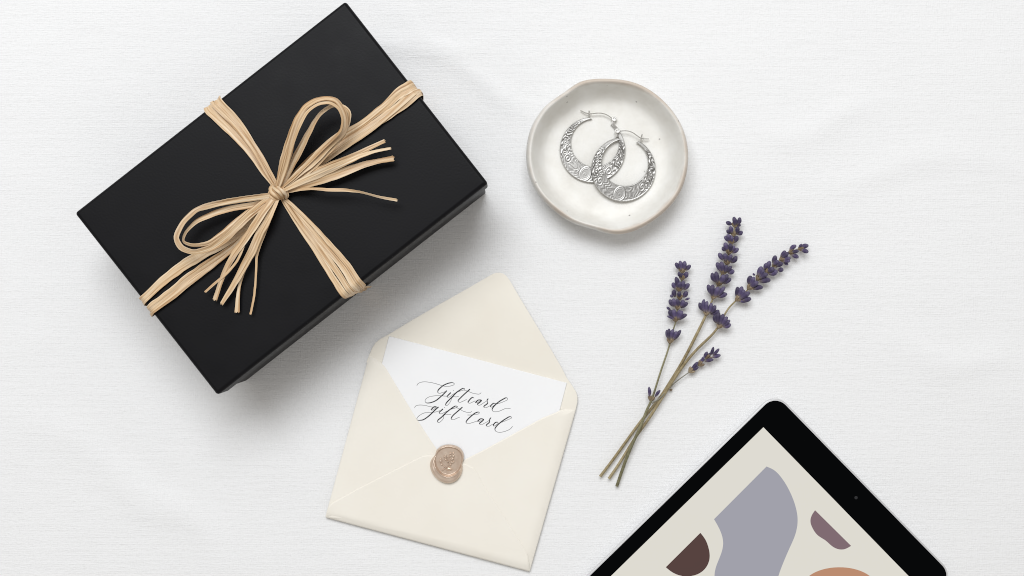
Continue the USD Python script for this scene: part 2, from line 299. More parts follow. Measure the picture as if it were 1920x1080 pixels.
# ---------------------------------------------------------------- raffia
raf = thing('raffia_ribbon', 'natural straw raffia tied in a bow around the black gift box', 'ribbon', (bc[0], bc[1], HB))
rng = np.random.default_rng(7)
def ribbon(name, pts, widths, z=None, up=None, crease=.55, seed=0, curl=.0, step=.0012, ncr=5.0, world=False, twist=0.0, ragged=.0):
    """pts: pixels (x, y) with heights z (metres above the lid) or world points; widths in pixels"""
    if not world:
        z = np.full(len(pts), z) if np.ndim(z) == 0 else np.asarray(z)
        W = np.array([P(x, y, HB + k) for (x, y), k in zip(pts, z)])
    else: W = np.asarray(pts, float)
    widths = np.full(len(W), widths) if np.ndim(widths) == 0 else np.asarray(widths, float)
    U = np.tile([0, 0, 1.0], (len(W), 1)) if up is None else np.asarray(up, float)
    d = np.r_[0, np.cumsum(np.linalg.norm(np.diff(W, axis=0), axis=1))]
    n = max(6, int(d[-1] / step)); t = np.linspace(0, d[-1], n)
    C = np.stack([PchipInterpolator(d, W[:, k])(t) if world else CubicSpline(d, W[:, k], bc_type='natural')(t) for k in range(3)], 1)
    kink = np.stack([np.interp(t, d, W[:, k]) for k in range(3)], 1)
    if not world:
        C[1:-1] = (C * .30 + kink * .70)[1:-1]; C[1:-1] = (C[:-2] + C[1:-1] * 2 + C[2:]) / 4; C[1:-1] = (C[:-2] + C[1:-1] * 2 + C[2:]) / 4
    w = PchipInterpolator(d, widths)(t) * PX * (.72 if not world else .80)
    up_ = np.stack([np.interp(t, d, U[:, k]) for k in range(3)], 1)
    T = np.gradient(C, axis=0); T /= np.linalg.norm(T, axis=1)[:, None]
    S = np.cross(T, up_); S /= np.linalg.norm(S, axis=1)[:, None]
    N = np.cross(S, T)
    if twist:
        a = twist * np.sin(t / d[-1] * math.pi * 2 + seed)
        S, N = S * np.cos(a)[:, None] + N * np.sin(a)[:, None], N * np.cos(a)[:, None] - S * np.sin(a)[:, None]
    # uneven width
    w = w * (1 + .10 * (noise(np.stack([t * 55, t * 0 + seed, t * 0], -1), 3) - .5) * 2)
    K = 19
    u = np.linspace(-1, 1, K)
    tt, uu = np.meshgrid(t, u, indexing='ij')
    drift = (noise(np.stack([tt * 34, tt * 0 + seed * 3.1, tt * 0], -1), 5) - .5) * 1.3
    wn = np.clip(w / (30 * PX), .25, 1.3)
    def fold(freq, sd, along, sharp):       # sharp creases where a slow noise crosses its middle
        q_ = noise(np.stack([(uu + drift) * freq + 40, tt * along + seed, uu * 0 + seed * 1.7 + sd], -1), sd) - .5
        return np.exp(-(q_ / sharp) ** 2)
    wd = np.clip(w / (22 * PX), .35, 1.2)[:, None]
    h = (noise(np.stack([(uu + drift) * 1.7 * wd + 40, tt * 16 + seed, uu * 0 + seed * 1.7], -1), 11) - .5) * 1.5
    h = h - .42 * fold(2.0 * wd, 21, 12, .07) - .28 * fold(3.4 * wd, 22, 18, .09)
    h += (noise(np.stack([(uu + drift) * 6 * wd + 40, tt * 30 + seed, uu * 0 + seed * 2.9], -1), 12) - .5) * .30
    h += (noise(np.stack([uu * 1.3 + 40, tt * 130, uu * 0 + seed * 4.3], -1), 13) - .5) * .42
    h = h * crease * .0021 * wn[:, None] - curl * .001 * (uu ** 2) * wn[:, None]
    h -= h.min(axis=1)[:, None] * (0.6)
    th = .00016
    el = 1 + .34 * (noise(np.stack([t * 70, t * 0 + seed * 1.3, t * 0 + 5], -1), 31) - .5) + .16 * (noise(np.stack([t * 260, t * 0 + seed, t * 0], -1), 33) - .5)
    er = 1 + .34 * (noise(np.stack([t * 70, t * 0 + seed * 2.3, t * 0 + 9], -1), 32) - .5) + .16 * (noise(np.stack([t * 260, t * 0 + seed, t * 0 + 4], -1), 34) - .5)
    uw = np.where(uu < 0, uu * el[:, None], uu * er[:, None])
    pos = C[:, None, :] + S[:, None, :] * (uw * w[:, None] / 2)[..., None] + N[:, None, :] * h[..., None]
    if ragged:
        j = (np.random.default_rng(seed).random(K) - .3) * ragged
        for k in range(3): pos[-1 - k] += T[-1] * (j * (1 - k / 3))[:, None]
    bot = pos - N[:, None, :] * th
    loop = np.concatenate([pos, bot[:, ::-1]], 1)
    M = loop.shape[1]
    v = loop.reshape(-1, 3)
    f = [tuple(x) for x in grid_faces(n, M, True)]
    for e, fl in ((0, 1), (n - 1, 0)):
        for k in range(K - 1):
            a, b, c, dd = e * M + k, e * M + k + 1, e * M + M - 2 - k, e * M + M - 1 - k
            f += [(a, b, c), (a, c, dd)] if fl else [(a, c, b), (a, dd, c)]
    uvu = np.concatenate([u, u[::-1]]); uvw = (uvu[None, :] * w[:, None] / 2 / .004)
    uv = np.stack([uvw, np.repeat(t[:, None], M, 1)], -1).reshape(-1, 2)
    m = trimesh.Trimesh(v, np.array(f), process=False)
    if m.volume < 0: m.invert()
    part(raf, name, m, 'raffia', smooth=True, uv=uv)

def over_edge(pts, widths, z0, axis, half, name, mid=None, **k):
    """a taut strand that runs over the lid and down the side of the box: axis = outward direction of that side"""
    W = [P(x, y, HB + z0) for x, y in pts]
    axis = np.array(axis); W2 = []
    last = W[-1][:2] - bc[:2]
    for p in W:
        if (p[:2] - bc[:2]) @ axis < half - .0045: W2.append((p, (0, 0, 1)))
    widths = list(widths)[:len(W2)]
    along = np.array([-axis[1], axis[0]]); s = last @ along
    sm_ = s if mid is None else (P(*mid, HB)[:2] - bc[:2]) @ along
    def at(out, z): return np.r_[bc[:2] + along * (s + (sm_ - s) * .5 * sstep(HB, HB - .022, z)) + axis * (half + out), z]
    o = z0
    for out, z, n in ((-.0016, HB + o, (.25, 1)), (-.0003, HB + o * .55 - .0003, (.75, .75)), (o * .9, HB - .0022, (1, .25)), (o, HB - .008, (1, 0)), (o, HB - LID, (1, 0)), (o - .0015, HB - LID - .014, (1, 0)), (o - .0016, .0012, (1, 0))):
        W2.append((at(out, z), (axis[0] * n[0], axis[1] * n[0], n[1])))
    ww = list(widths) + [widths[-1] * 1.03] * 3 + [widths[-1] * .85, widths[-1] * .65] + [widths[-1] * .6] * 2
    ribbon(name, [w for w, _ in W2], ww, up=[n for _, n in W2], world=True, **k)

e1 = lambda p: zc(p, 120, 0, 2.4545)
e2 = lambda p: zc(p, 480, 130, 3.6)
e3 = lambda p: zc(p, 240, 330, 2.5125)
# upper left arm (side: +bv)
over_edge(e1([(985, 880), (930, 805), (850, 690), (760, 590), (680, 515)]), [8, 13, 17, 20, 22], .0012, bv, BD / 2, 'band_strand', seed=1, mid=(397, 197))
over_edge(e1([(990, 875), (940, 785), (870, 670), (790, 560), (708, 470)]), [8, 12, 16, 20, 23], .0015, bv, BD / 2, 'band_strand', seed=2, mid=(397, 197))
# upper right arm (side: +bu)
over_edge(e2([(150, 830), (360, 620), (560, 470), (740, 350), (880, 235), (975, 155), (1046, 114)]), [9, 15, 17, 17, 19, 23, 25], .0014, bu, BW / 2, 'band_strand', seed=3, mid=(781, 167))
over_edge(e2([(150, 840), (380, 660), (570, 520), (740, 410), (890, 310), (1000, 232), (1092, 152)]), [9, 15, 17, 18, 20, 23, 26], .0014, bu, BW / 2, 'band_strand', seed=4, mid=(781, 167))
# lower left arm (side: -bu)
over_edge(e3([(700, 85), (600, 190), (480, 300), (360, 365), (250, 430), (160, 500), (78, 575)]), [9, 15, 18, 19, 20, 20, 21], .0014, -bu, BW / 2, 'band_strand', seed=5, mid=(277, 569))
over_edge(e3([(705, 90), (610, 215), (500, 330), (390, 410), (290, 480), (200, 555), (105, 625)]), [9, 14, 17, 18, 19, 20, 22], .0012, -bu, BW / 2, 'band_strand', seed=6, mid=(277, 569))
# lower right arm (side: -bv)
over_edge(e3([(728, 110), (800, 225), (880, 340), (950, 455), (1015, 555)]), [8, 11, 13, 14, 15], .0012, -bv, BD / 2, 'band_strand', seed=7, mid=(662, 545))
over_edge(e3([(735, 112), (825, 240), (910, 350), (985, 450), (1045, 540)]), [7, 9, 11, 13, 15], .0016, -bv, BD / 2, 'band_strand', seed=8, mid=(662, 545))
over_edge(e3([(740, 110), (845, 235), (940, 345), (1020, 440), (1075, 525)]), [8, 11, 14, 16, 17], .0013, -bv, BD / 2, 'band_strand', seed=9, mid=(662, 545))
over_edge(e3([(744, 110), (855, 215), (960, 330), (1040, 425), (1098, 510)]), [6, 8, 10, 11, 12], .0020, -bv, BD / 2, 'band_strand', seed=10, mid=(662, 545))
over_edge(e1([(985, 880), (935, 800), (862, 680), (778, 575), (693, 493)]), [4, 5, 7, 8, 9], .0024, bv, BD / 2, 'band_strand', seed=41, mid=(397, 197))
over_edge(e2([(160, 850), (400, 672), (600, 535), (760, 425), (890, 318), (990, 230), (1082, 152)]), [4, 6, 6, 7, 8, 10, 12], .0024, bu, BW / 2, 'band_strand', seed=42, mid=(781, 167))
over_edge(e3([(706, 94), (612, 222), (505, 335), (400, 425), (300, 500), (212, 570), (118, 640)]), [4, 6, 6, 7, 7, 8, 8], .0022, -bu, BW / 2, 'band_strand', seed=43, mid=(277, 569))
# bow loops
mm = .001
lz = lambda *a: np.array(a) * mm
ribbon('bow_loop', e2([(150, 810), (180, 680), (225, 500), (270, 360), (330, 255), (400, 210), (470, 195), (540, 210), (585, 275), (605, 350), (585, 425), (500, 500), (390, 610), (260, 730), (160, 815)]),
       [14, 20, 23, 19, 15, 14, 14, 15, 15, 15, 16, 19, 20, 15, 11], lz(5, 8, 13, 17, 19, 20, 20, 19, 17, 15, 12, 9.5, 7.5, 6, 4), seed=11, twist=0.45, curl=.05, crease=.8)
ribbon('bow_loop', e2([(160, 810), (220, 690), (300, 530), (370, 400), (440, 290), (520, 240), (590, 248), (632, 285), (628, 350), (595, 430), (520, 520), (400, 650), (270, 750), (165, 820)]),
       [10, 15, 20, 20, 14, 10, 9, 9, 9, 12, 16, 17, 14, 9], lz(4, 6, 9.5, 12.5, 14.5, 15.5, 15.5, 14.5, 12, 9.5, 7.5, 6, 5, 4), seed=12, twist=0.6, curl=.05, crease=.8)
ribbon('bow_loop', e3([(690, 92), (610, 100), (510, 112), (410, 130), (320, 160), (262, 215), (225, 290), (250, 340), (310, 362), (390, 340), (470, 280), (560, 195), (640, 125), (695, 90)]),
       [11, 15, 17, 15, 12, 12, 12, 14, 14, 16, 18, 18, 14, 10], lz(5, 7.5, 10, 12.5, 14.5, 15.5, 15, 14, 12, 10, 8.5, 7, 6, 5), seed=13, twist=0.45, curl=.05, crease=.8)
ribbon('bow_loop', e3([(692, 96), (600, 135), (500, 150), (400, 180), (320, 215), (270, 265), (255, 310), (300, 328), (380, 320), (460, 262), (550, 185), (640, 118), (695, 92)]),
       [9, 14, 14, 14, 11, 9, 9, 10, 12, 14, 15, 13, 9], lz(4, 5.5, 7.5, 9, 10.5, 11, 10.5, 10, 9, 7.5, 6.5, 5.5, 4.5), seed=14, twist=0.6, curl=.05, crease=.8)
ribbon('bow_loop', e2([(155, 800), (195, 690), (235, 540), (285, 400), (345, 285), (420, 232), (500, 222), (560, 262), (585, 330), (575, 410), (490, 500), (380, 610), (250, 735), (160, 812)]),
       [5, 7, 8, 8, 7, 6, 6, 6, 6, 7, 8, 8, 7, 5], lz(6, 9.5, 14.5, 18.5, 20.5, 21, 20.5, 19, 17, 14.5, 11, 8.5, 7, 5), seed=44, twist=.5, crease=.5)
# hanging tails, lower left
ribbon('bow_tail', e3([(695, 95), (640, 165), (595, 235), (550, 300), (495, 375), (455, 450), (430, 520), (410, 582)]), [11, 17, 20, 17, 14, 12, 11, 11], lz(5, 8, 8.5, 8, 7, 6, 5, 4.4), seed=15, twist=0.4, crease=.6, ragged=.0012)
ribbon('bow_tail', e3([(548, 325), (515, 400), (465, 460), (410, 505), (364, 546)]), [4, 6, 6, 6, 6], lz(7.5, 6.5, 6, 5.5, 5.5), seed=16, crease=.3, ragged=.0008)
ribbon('bow_tail', e3([(705, 100), (665, 190), (620, 270), (585, 350), (545, 430), (495, 520), (442, 602)]), [12, 19, 22, 21, 18, 13, 10], lz(4.5, 7, 7.5, 7, 6, 5, 4), seed=17, twist=0.4, crease=.6, ragged=.0012)
ribbon('bow_tail', e3([(570, 400), (540, 465), (522, 530), (517, 590), (515, 640)]), [5, 8, 9, 11, 14], lz(5, 3.8, 3, 2.6, 2.4), seed=18, crease=.5, ragged=.001)
ribbon('bow_tail', e3([(690, 150), (640, 275), (607, 370), (603, 470), (594, 570), (577, 650)]), [5, 7, 6, 5, 5, 5], lz(5, 5.5, 4.5, 3.6, 3.2, 3.4), seed=19, crease=.25, ragged=.0008)
# tails, upper right
ribbon('bow_tail', e2([(200, 800), (310, 740), (430, 680), (560, 625), (680, 575), (780, 525), (868, 485)]), [10, 13, 15, 14, 12, 11, 11], lz(4.5, 5.5, 6.5, 7, 7.5, 8, 9), seed=20, twist=0.5, crease=.55, ragged=.001)
ribbon('bow_tail', e2([(190, 815), (300, 760), (440, 700), (580, 640), (700, 585), (800, 552), (905, 533)]), [9, 14, 18, 16, 12, 9, 7], lz(6, 8, 9, 9, 9, 9.5, 10.5), seed=21, twist=0.6, crease=.6, ragged=.001)
ribbon('bow_tail', e2([(200, 820), (320, 785), (460, 745), (600, 690), (740, 640), (840, 615), (928, 600)]), [10, 16, 20, 19, 14, 11, 13], lz(5, 6.5, 7, 6.5, 6, 6, 6), seed=22, twist=0.35, crease=.6, ragged=.001)
ribbon('bow_tail', e2([(190, 828), (290, 812), (380, 805), (480, 813), (600, 815), (710, 828), (830, 862), (950, 882)]), [8, 8, 8, 9, 8, 7, 7, 7], lz(4, 6, 8, 9, 9.5, 9.5, 9, 8), seed=25, twist=0.7, crease=.4, ragged=.001)
# knot
kc = P(521, 362, HB + .004)
part(raf, 'knot', ellipsoid(kc, (.0044, .0036, .0036), 3), 'raffia', smooth=True, uv=np.zeros((642, 2)))
e5 = lambda p: zc(p, 480, 320, 10.8)
ribbon('knot_wrap', e5([(420, 275), (330, 300), (285, 360), (300, 430), (380, 500), (470, 560), (530, 580)]), [5, 7, 8, 8, 8, 7, 5], lz(2, 4, 6, 7.4, 7.8, 6, 2.5), seed=31, crease=.25, curl=.5, step=.0005)
ribbon('knot_wrap', e5([(300, 380), (268, 440), (290, 510), (350, 560), (430, 585), (500, 570)]), [5, 7, 8, 8, 7, 5], lz(2.5, 4.5, 6, 6.2, 5, 2.5), seed=32, crease=.25, curl=.5, step=.0005)
ribbon('knot_wrap', e5([(320, 300), (350, 335), (420, 385), (490, 440), (530, 510), (560, 575)]), [5, 7, 9, 9, 8, 5], lz(3, 6.5, 8.8, 8.8, 7, 3), seed=33, crease=.25, curl=.6, step=.0005)
ribbon('knot_wrap', e5([(400, 280), (430, 330), (500, 385), (560, 440), (600, 500), (590, 560)]), [5, 7, 8, 9, 8, 5], lz(3, 6.5, 8.4, 8, 6.2, 3), seed=34, crease=.25, curl=.6, step=.0005)
ribbon('knot_wrap', e5([(470, 340), (560, 390), (620, 440), (640, 500), (610, 560)]), [5, 7, 7, 7, 5], lz(4, 6, 5.6, 4.5, 2.5), seed=35, crease=.25, curl=.5, step=.0005)

# ---------------------------------------------------------------- ceramic dish
dish_out = zc([(85, 540), (92, 450), (112, 370), (150, 300), (200, 240), (260, 195), (330, 148), (400, 102), (500, 78), (620, 79), (740, 106), (860, 172), (960, 272), (1028, 390), (1058, 520), (1045, 660), (990, 790), (890, 900), (760, 978), (620, 1013), (500, 985), (370, 942), (240, 858), (150, 760), (102, 660)], 960, 120, 3.178)
DH = .018
do = PP(dish_out, DH); dc = np.r_[(do[:, :2].min(0) + do[:, :2].max(0)) / 2, 0]
ang = np.arctan2(do[:, 1] - dc[1], do[:, 0] - dc[0]); rad = np.hypot(do[:, 0] - dc[0], do[:, 1] - dc[1])
o = np.argsort(ang); ang, rad = ang[o], rad[o]
cs = CubicSpline(np.r_[ang, ang[0] + 2 * math.pi], np.r_[rad, rad[0]], bc_type='periodic')
NA = 220
A = np.linspace(-math.pi, math.pi, NA, endpoint=False)
R = cs(A)
prof = [(0, 3.2, 0), (8, 3.2, 0), (18, 3.25, 0), (26, 3.4, 0), (31, 3.9, 0), (34, 5.0, 0), (36.3, 7.2, 0), (38.2, 10.2, 0), (39.8, 13.4, .08), (41.0, 15.8, .32), (41.8, 17.2, .55), (42.3, 17.8, .7), (42.9, 18.0, 1), (43.6, 17.6, 1), (44.2, 16.7, .95), (44.65, 15.3, .85), (44.95, 13.4, .6), (44.7, 11.8, .25), (43.6, 9.6, 0), (41.0, 7.0, 0), (38.0, 3.6, 0), (35.2, 1.4, 0), (33.4, .25, 0), (32.2, 0, 0), (20, 0.1, 0), (0, .1, 0)]
pr = spline(np.array(prof), 110) if False else np.array([(PchipInterpolator(np.arange(len(prof)), [p[k] for p in prof])(np.linspace(0, len(prof) - 1, 130))) for k in range(3)]).T
v, uv = [], []
for i, a in enumerate(A):
    wob = (noise(np.array([[math.cos(a) * 1.6 + 4, math.sin(a) * 1.6 + 4, 0]]), 2)[0] - .5)
    wob2 = (noise(np.array([[math.cos(a) * 2.3 + 9, math.sin(a) * 2.3 + 4, 3]]), 5)[0] - .5)
    for r, z, e in pr:
        k = r / 44.95
        rr_ = (r / 44.95 * .04495) * (1 + (R[i] / .04495 - 1) * k ** 2)
        n_ = (noise(np.array([[dc[0] * 0 + rr_ * math.cos(a) * 60 + 30, rr_ * math.sin(a) * 60 + 30, z * .1]]), 9)[0] - .5)
        zz = z * .001 * (1 + .10 * wob * k ** 3) + n_ * .0006 * sstep(.2, .8, k) * (z > .6)
        v.append((dc[0] + (rr_ + wob2 * .0008 * k) * math.cos(a), dc[1] + (rr_ + wob2 * .0008 * k) * math.sin(a), max(zz, 0))); uv.append((0, e))
fd = []
M = len(pr)
for i in range(NA):
    for j in range(M - 1):
        a, b, c, d = i * M + j, i * M + j + 1, ((i + 1) % NA) * M + j + 1, ((i + 1) % NA) * M + j
        fd += [(a, c, b), (a, d, c)]
dm = trimesh.Trimesh(np.array(v), np.array(fd), process=False)
if dm.volume < 0: dm.invert()
m = usdkit.mesh(stage, '/World/ceramic_dish', (dm.vertices - dc, dm.faces), LOOK['glaze'], smooth=True, uv=uv)
UsdGeom.Xformable(m).AddTranslateOp().Set(Gf.Vec3d(*map(float, dc)))
keys(m.GetPrim(), 'small round handmade off-white ceramic dish with uneven rim, holding two hoop earrings', 'dish')

# ---------------------------------------------------------------- earrings
def earring(label, co, Ro, ci, Ri, a0, a1, zf, wire, hinge, catch, flip, seed):
    c0 = P(*co, zf(*co))
    t = thing('hoop_earring', label, 'earring', c0, 'pair of silver hoop earrings in the dish')
    nt, nr = 560, 44
    th = np.radians(np.linspace(a0, a1, nt)); s = np.linspace(0, 1, nt)
    if flip: s = s[::-1]
    u = np.linspace(0, 1, nr)
    O = np.stack([co[0] + Ro * np.cos(th), co[1] - Ro * np.sin(th)], 1); I = np.stack([ci[0] + Ri * np.cos(th), ci[1] - Ri * np.sin(th)], 1)
    xy = O[:, None, :] * (1 - u)[None, :, None] + I[:, None, :] * u[None, :, None]
    S, Ugrid = np.meshgrid(s, u, indexing='ij')
    wid = np.linalg.norm(O - I, axis=1)[:, None]
    l = S * 300.0; w_ = (Ugrid - .5) * wid           # pixels along / across
    wob = noise(np.stack([l * .07 + 20, w_ * .16 + 20, l * 0 + seed], -1), 3)
    wob2 = noise(np.stack([l * .16 + 20, w_ * .3 + 20, l * 0 + seed], -1), 4)
    rip = np.sin(2 * math.pi * (l / 8.2 + 2.6 * (wob - .5) + .5 * (wob2 - .5) + .22 * np.sin(w_ * .5)))
    cell = np.abs(noise(np.stack([l * .22 + 20, w_ * .24 + 20, l * 0 + seed], -1), 7) - .5) * 4 - 1
    h = np.clip(rip, -.8, .8) * .58
    midw = sstep(.28, .36, S) * sstep(.72, .64, S)
    h = h * (1 - .72 * midw) + cell * .25 * (1 - midw) 
    def spiral(h, cs_, cu, rad, turns, rot):
        dx, dy = l - cs_ * 300, (Ugrid - cu) * wid
        r = np.hypot(dx, dy); a = np.arctan2(dy, dx)
        g = np.cos(a + rot + r / rad * turns * 2 * math.pi)
        k = sstep(rad, rad * .8, r)
        return h * (1 - k) + k * (np.clip(g * 1.3, -1, .8) * .34 + .05)
    h = spiral(h, .345, .45, 9, 1.7, seed); h = spiral(h, .655, .5, 9, 1.7, seed + 2); h = spiral(h, .26, .55, 6.5, 1.5, 1.2); h = spiral(h, .76, .5, 6.5, 1.5, 4.0)
    # oval panel at the widest point
    dx, dy = (l - 150) / 11.5, (Ugrid - .48) * wid / 14.5
    e = np.hypot(dx, dy)
    panel = sstep(1.15, 1.0, e)
    ring = np.exp(-((e - .88) / .07) ** 2) - .9 * np.exp(-((e - 1.08) / .07) ** 2) + .6 * np.exp(-((e - .68) / .05) ** 2)
    h = h * (1 - panel) + panel * ring * .5 + panel * .05
    h = h * .8 + .2 * spiral(h, .5, .42, 6.5, 1.3, 2.0)
    plain = 1 - sstep(.10, .17, S) * sstep(.95, .88, S)
    h = h * (1 - plain) + plain * (.35 + .12 * (wob2 - .5))
    border = np.maximum(sstep(2.4, 1.2, Ugrid * wid), sstep(2.0, 1.0, (1 - Ugrid) * wid))
    h = h * (1 - border) + border * .75
    edge = sstep(1.1, 0, np.minimum(Ugrid, 1 - Ugrid) * wid)
    zt = .00125 + h * .00019 - edge * .0004
    top = np.array([[P(x, y, zf(x, y) + k) for (x, y), k in zip(row, zr)] for row, zr in zip(xy, zt)])
    bot = np.array([[P(x, y, zf(x, y)) for (x, y) in row[[0, -1]]] for row in xy])
    ring_ = np.concatenate([top, bot[:, ::-1]], 1)
    M = ring_.shape[1]; f = [tuple(x) for x in grid_faces(nt, M, True)]
    for e_, fl in ((0, 1), (nt - 1, 0)):
        for k in range(1, M - 1):
            f.append((e_ * M, e_ * M + k, e_ * M + k + 1) if fl else (e_ * M, e_ * M + k + 1, e_ * M + k))
    hv = np.concatenate([(h + 1) / 2, np.full((nt, 2), .6)], 1)
    m = trimesh.Trimesh(ring_.reshape(-1, 3), np.array(f), process=False)
    if m.volume < 0: m.invert()
    part(t, 'hoop', m, 'silver', smooth=True, uv=np.stack([hv * 0, hv], -1).reshape(-1, 2))
    w = np.array([P(x, y, zf(x, y) + k * .001) for x, y, k in wire])
    part(t, 'ear_wire', tube(spline(w, 60), .00032, 8), 'silver_wire', smooth=40)
    # hinge: barrel with a dimple and the arm that joins it to the hoop
    (hx, hy), arm = hinge
    hp = P(hx, hy, zf(hx, hy))
    prof_ = np.array([[0, 0], [.00135, 0], [.0015, .0004], [.0015, .0022], [.00125, .0026], [.0008, .0026], [.00062, .0021], [0, .0020]])
    b = trimesh.creation.revolve(prof_, sections=20); b.apply_translation(hp)
    if b.volume < 0: b.invert()
    ar = [P(x, y, zf(x, y) + .0009) for x, y in arm]
    part(t, 'hinge', cat([b, tube(spline(ar, 12), .00085, 8)]), 'silver_wire', smooth=35)
    ct = [P(x, y, zf(x, y) + k * .001) for x, y, k in catch]
    part(t, 'catch', cat([tube(spline(np.array(ct), 10), .00042, 8), ellipsoid(ct[0], (.0005,) * 3, 2)]), 'silver_wire', smooth=40)
    return t
E = lambda x, y: (1040 + x / 5.4, 190 + y / 5.4)
E3 = lambda *p: [E(x, y) + (k,) for x, y, k in p]
fl = .0036
zA = lambda x, y: fl + .0002
zB = lambda x, y: fl + .0018 * np.clip((1229 - x) / 120., 0, 1.1) + .0002
earring('engraved silver hoop earring in the dish lying underneath the other hoop', (1111, 281), 61.5, (1115.5, 267.5), 45, 97, 409.5, zA,
        E3((262, 92, 1.2), (300, 112, 1.6), (350, 125, 2.0), (440, 120, 2.2), (510, 130, 2.2), (560, 158, 2.0), (585, 180, 1.6)),
        (E(598, 182), [E(598, 200), E(592, 232), E(615, 262), E(650, 300)]), E3((350, 100, 2.4), (349, 130, 1.6), (348, 165, .8)), True, 2)
earring('engraved silver hoop earring in the dish resting on top of the other hoop', (1169, 317.5), 60.5, (1171.5, 305), 43.5, 101, 421, zB,
        E3((650, 303, 1.8), (690, 298, 2.2), (750, 302, 2.4), (810, 330, 2.4), (860, 365, 2.2), (900, 378, 1.9), (952, 380, 1.5)),
        (E(633, 303), [E(632, 315), E(630, 335), E(626, 362)]), E3((884, 338, 2.6), (878, 370, 1.8), (872, 405, .8)), False, 5)

# ---------------------------------------------------------------- envelope, card, seal
def sheet(poly, z_top, t, bevel=.0004, warp=None, ref=.003, closed_bevel=True):
    """a paper sheet with softened edges; poly in pixels, seen at z_top"""
    w = PP(poly, z_top)[:, :2]
    g = Polygon(w)
    if not g.exterior.is_ccw: w = w[::-1]
    n = len(w)
    pv, nv = np.roll(w, 1, 0), np.roll(w, -1, 0)
    def nrm(d): return np.stack([d[:, 1], -d[:, 0]], 1) / np.linalg.norm(d, axis=1)[:, None]
    n1, n2 = nrm(w - pv), nrm(nv - w)
    mt = n1 + n2; mt /= np.maximum((mt * n1).sum(1), .35)[:, None] 
    inn = w - mt * bevel
    v = np.vstack([np.c_[w, np.full(n, z_top - t)], np.c_[inn, np.full(n, z_top)]])
    vv, ff = trimesh.creation.triangulate_polygon(Polygon(inn), engine='earcut')
    from scipy.spatial import cKDTree
    idx = cKDTree(inn).query(vv)[1]
    ff = idx[ff]
    a = Polygon(inn[ff[0]]); 
    up = []
    for tri in ff:
        p = inn[tri]; cr = (p[1, 0] - p[0, 0]) * (p[2, 1] - p[0, 1]) - (p[1, 1] - p[0, 1]) * (p[2, 0] - p[0, 0])
        up.append(tri if cr > 0 else tri[::-1])
    up = np.array(up)
    side = [(i, (i + 1) % n, n + (i + 1) % n) for i in range(n)] + [(i, n + (i + 1) % n, n + i) for i in range(n)]
    f = np.vstack([up + n, up[:, ::-1], side])
    m = manifold3d.Manifold(manifold3d.Mesh(v.astype(np.float32), f.astype(np.uint32)))
    if warp is not None:
        m = m.refine_to_length(ref)
        vx, fx = arr(m); vx = vx.copy(); vx[:, 2] += warp(vx[:, 0], vx[:, 1])
        return trimesh.Trimesh(vx, fx, process=False)
    return trimesh.Trimesh(*arr(m), process=False)
def rounded_poly(pts, radii, n=8):
    """polygon with its corners rounded (pixels)"""
    out = []; N = len(pts)
    for i in range(N):
        p, a, b, r = np.array(pts[i], float), np.array(pts[i - 1], float), np.array(pts[(i + 1) % N], float), radii[i]
        if r <= 0: out.append(tuple(p)); continue
        da, db = (a - p) / np.linalg.norm(a - p), (b - p) / np.linalg.norm(b - p)
        for k in range(n + 1):
            s = k / n
            out.append(tuple((1 - s) ** 2 * (p + da * r) + 2 * s * (1 - s) * p + s ** 2 * (p + db * r)))
    return out
g5 = lambda p: zc(p, 600, 500, 3.6)
g6 = lambda p: zc(p, 600, 780, 3.6)
TL, TR, BR, BL = (691.7, 666.3), (1080, 768), (993, 1072.5), (609.3, 970.5)
ec = P((TL[0] + BR[0]) / 2, (TL[1] + BR[1]) / 2)
env = thing('envelope', 'open cream paper envelope lying below the dish with a wax seal on it', 'envelope', ec)
zb = .0012
lines = {k: (P(*a, zb)[:2], P(*b, zb)[:2]) for k, (a, b) in {'t': (TL, TR), 'l': (TL, BL), 'b': (BL, BR), 'r': (BR, TR)}.items()}
def dist(k, x, y):
    a, b = lines[k]; d = (b - a) / np.linalg.norm(b - a); return np.abs((x - a[0]) * -d[1] + (y - a[1]) * d[0])
part(env, 'back_panel', sheet(rounded_poly([TL, TR, BR, BL], [2, 2, 3, 3], 3), zb - .0002, .0009, .0003), 'cream_inside')
flap = g5([(330, 598), (352, 548), (375, 512), (400, 492), (440, 470), (492, 440), (560, 398), (640, 350), (800, 258), (1000, 145), (1120, 76), (1165, 50), (1190, 42), (1215, 41), (1238, 48), (1258, 62), (1280, 92), (1340, 195), (1460, 395), (1560, 560), (1635, 690), (1665, 750), (1700, 800), (1728, 845), (1738, 880), (1736, 920), (1726, 964), (1712, 1010), (312, 645), (331, 600)])
ft, fr = P(*TL, .001)[:2], P(*TR, .001)[:2]
fd_ = (fr - ft) / np.linalg.norm(fr - ft); fn = np.array([-fd_[1], fd_[0]])
def flap_warp(x, y):
    d = (x - ft[0]) * fn[0] + (y - ft[1]) * fn[1]; s = ((x - ft[0]) * fd_[0] + (y - ft[1]) * fd_[1]) / np.linalg.norm(fr - ft)
    k = np.clip((d - .014) / .062, 0, 1)
    return .0026 * np.sin(k * 2.4) * (1 - .35 * (2 * s - 1) ** 2)
part(env, 'top_flap', sheet(flap, .00118, .00022, .0003, flap_warp, .004), 'cream_inside', smooth=40, label='open pointed top flap folded back')
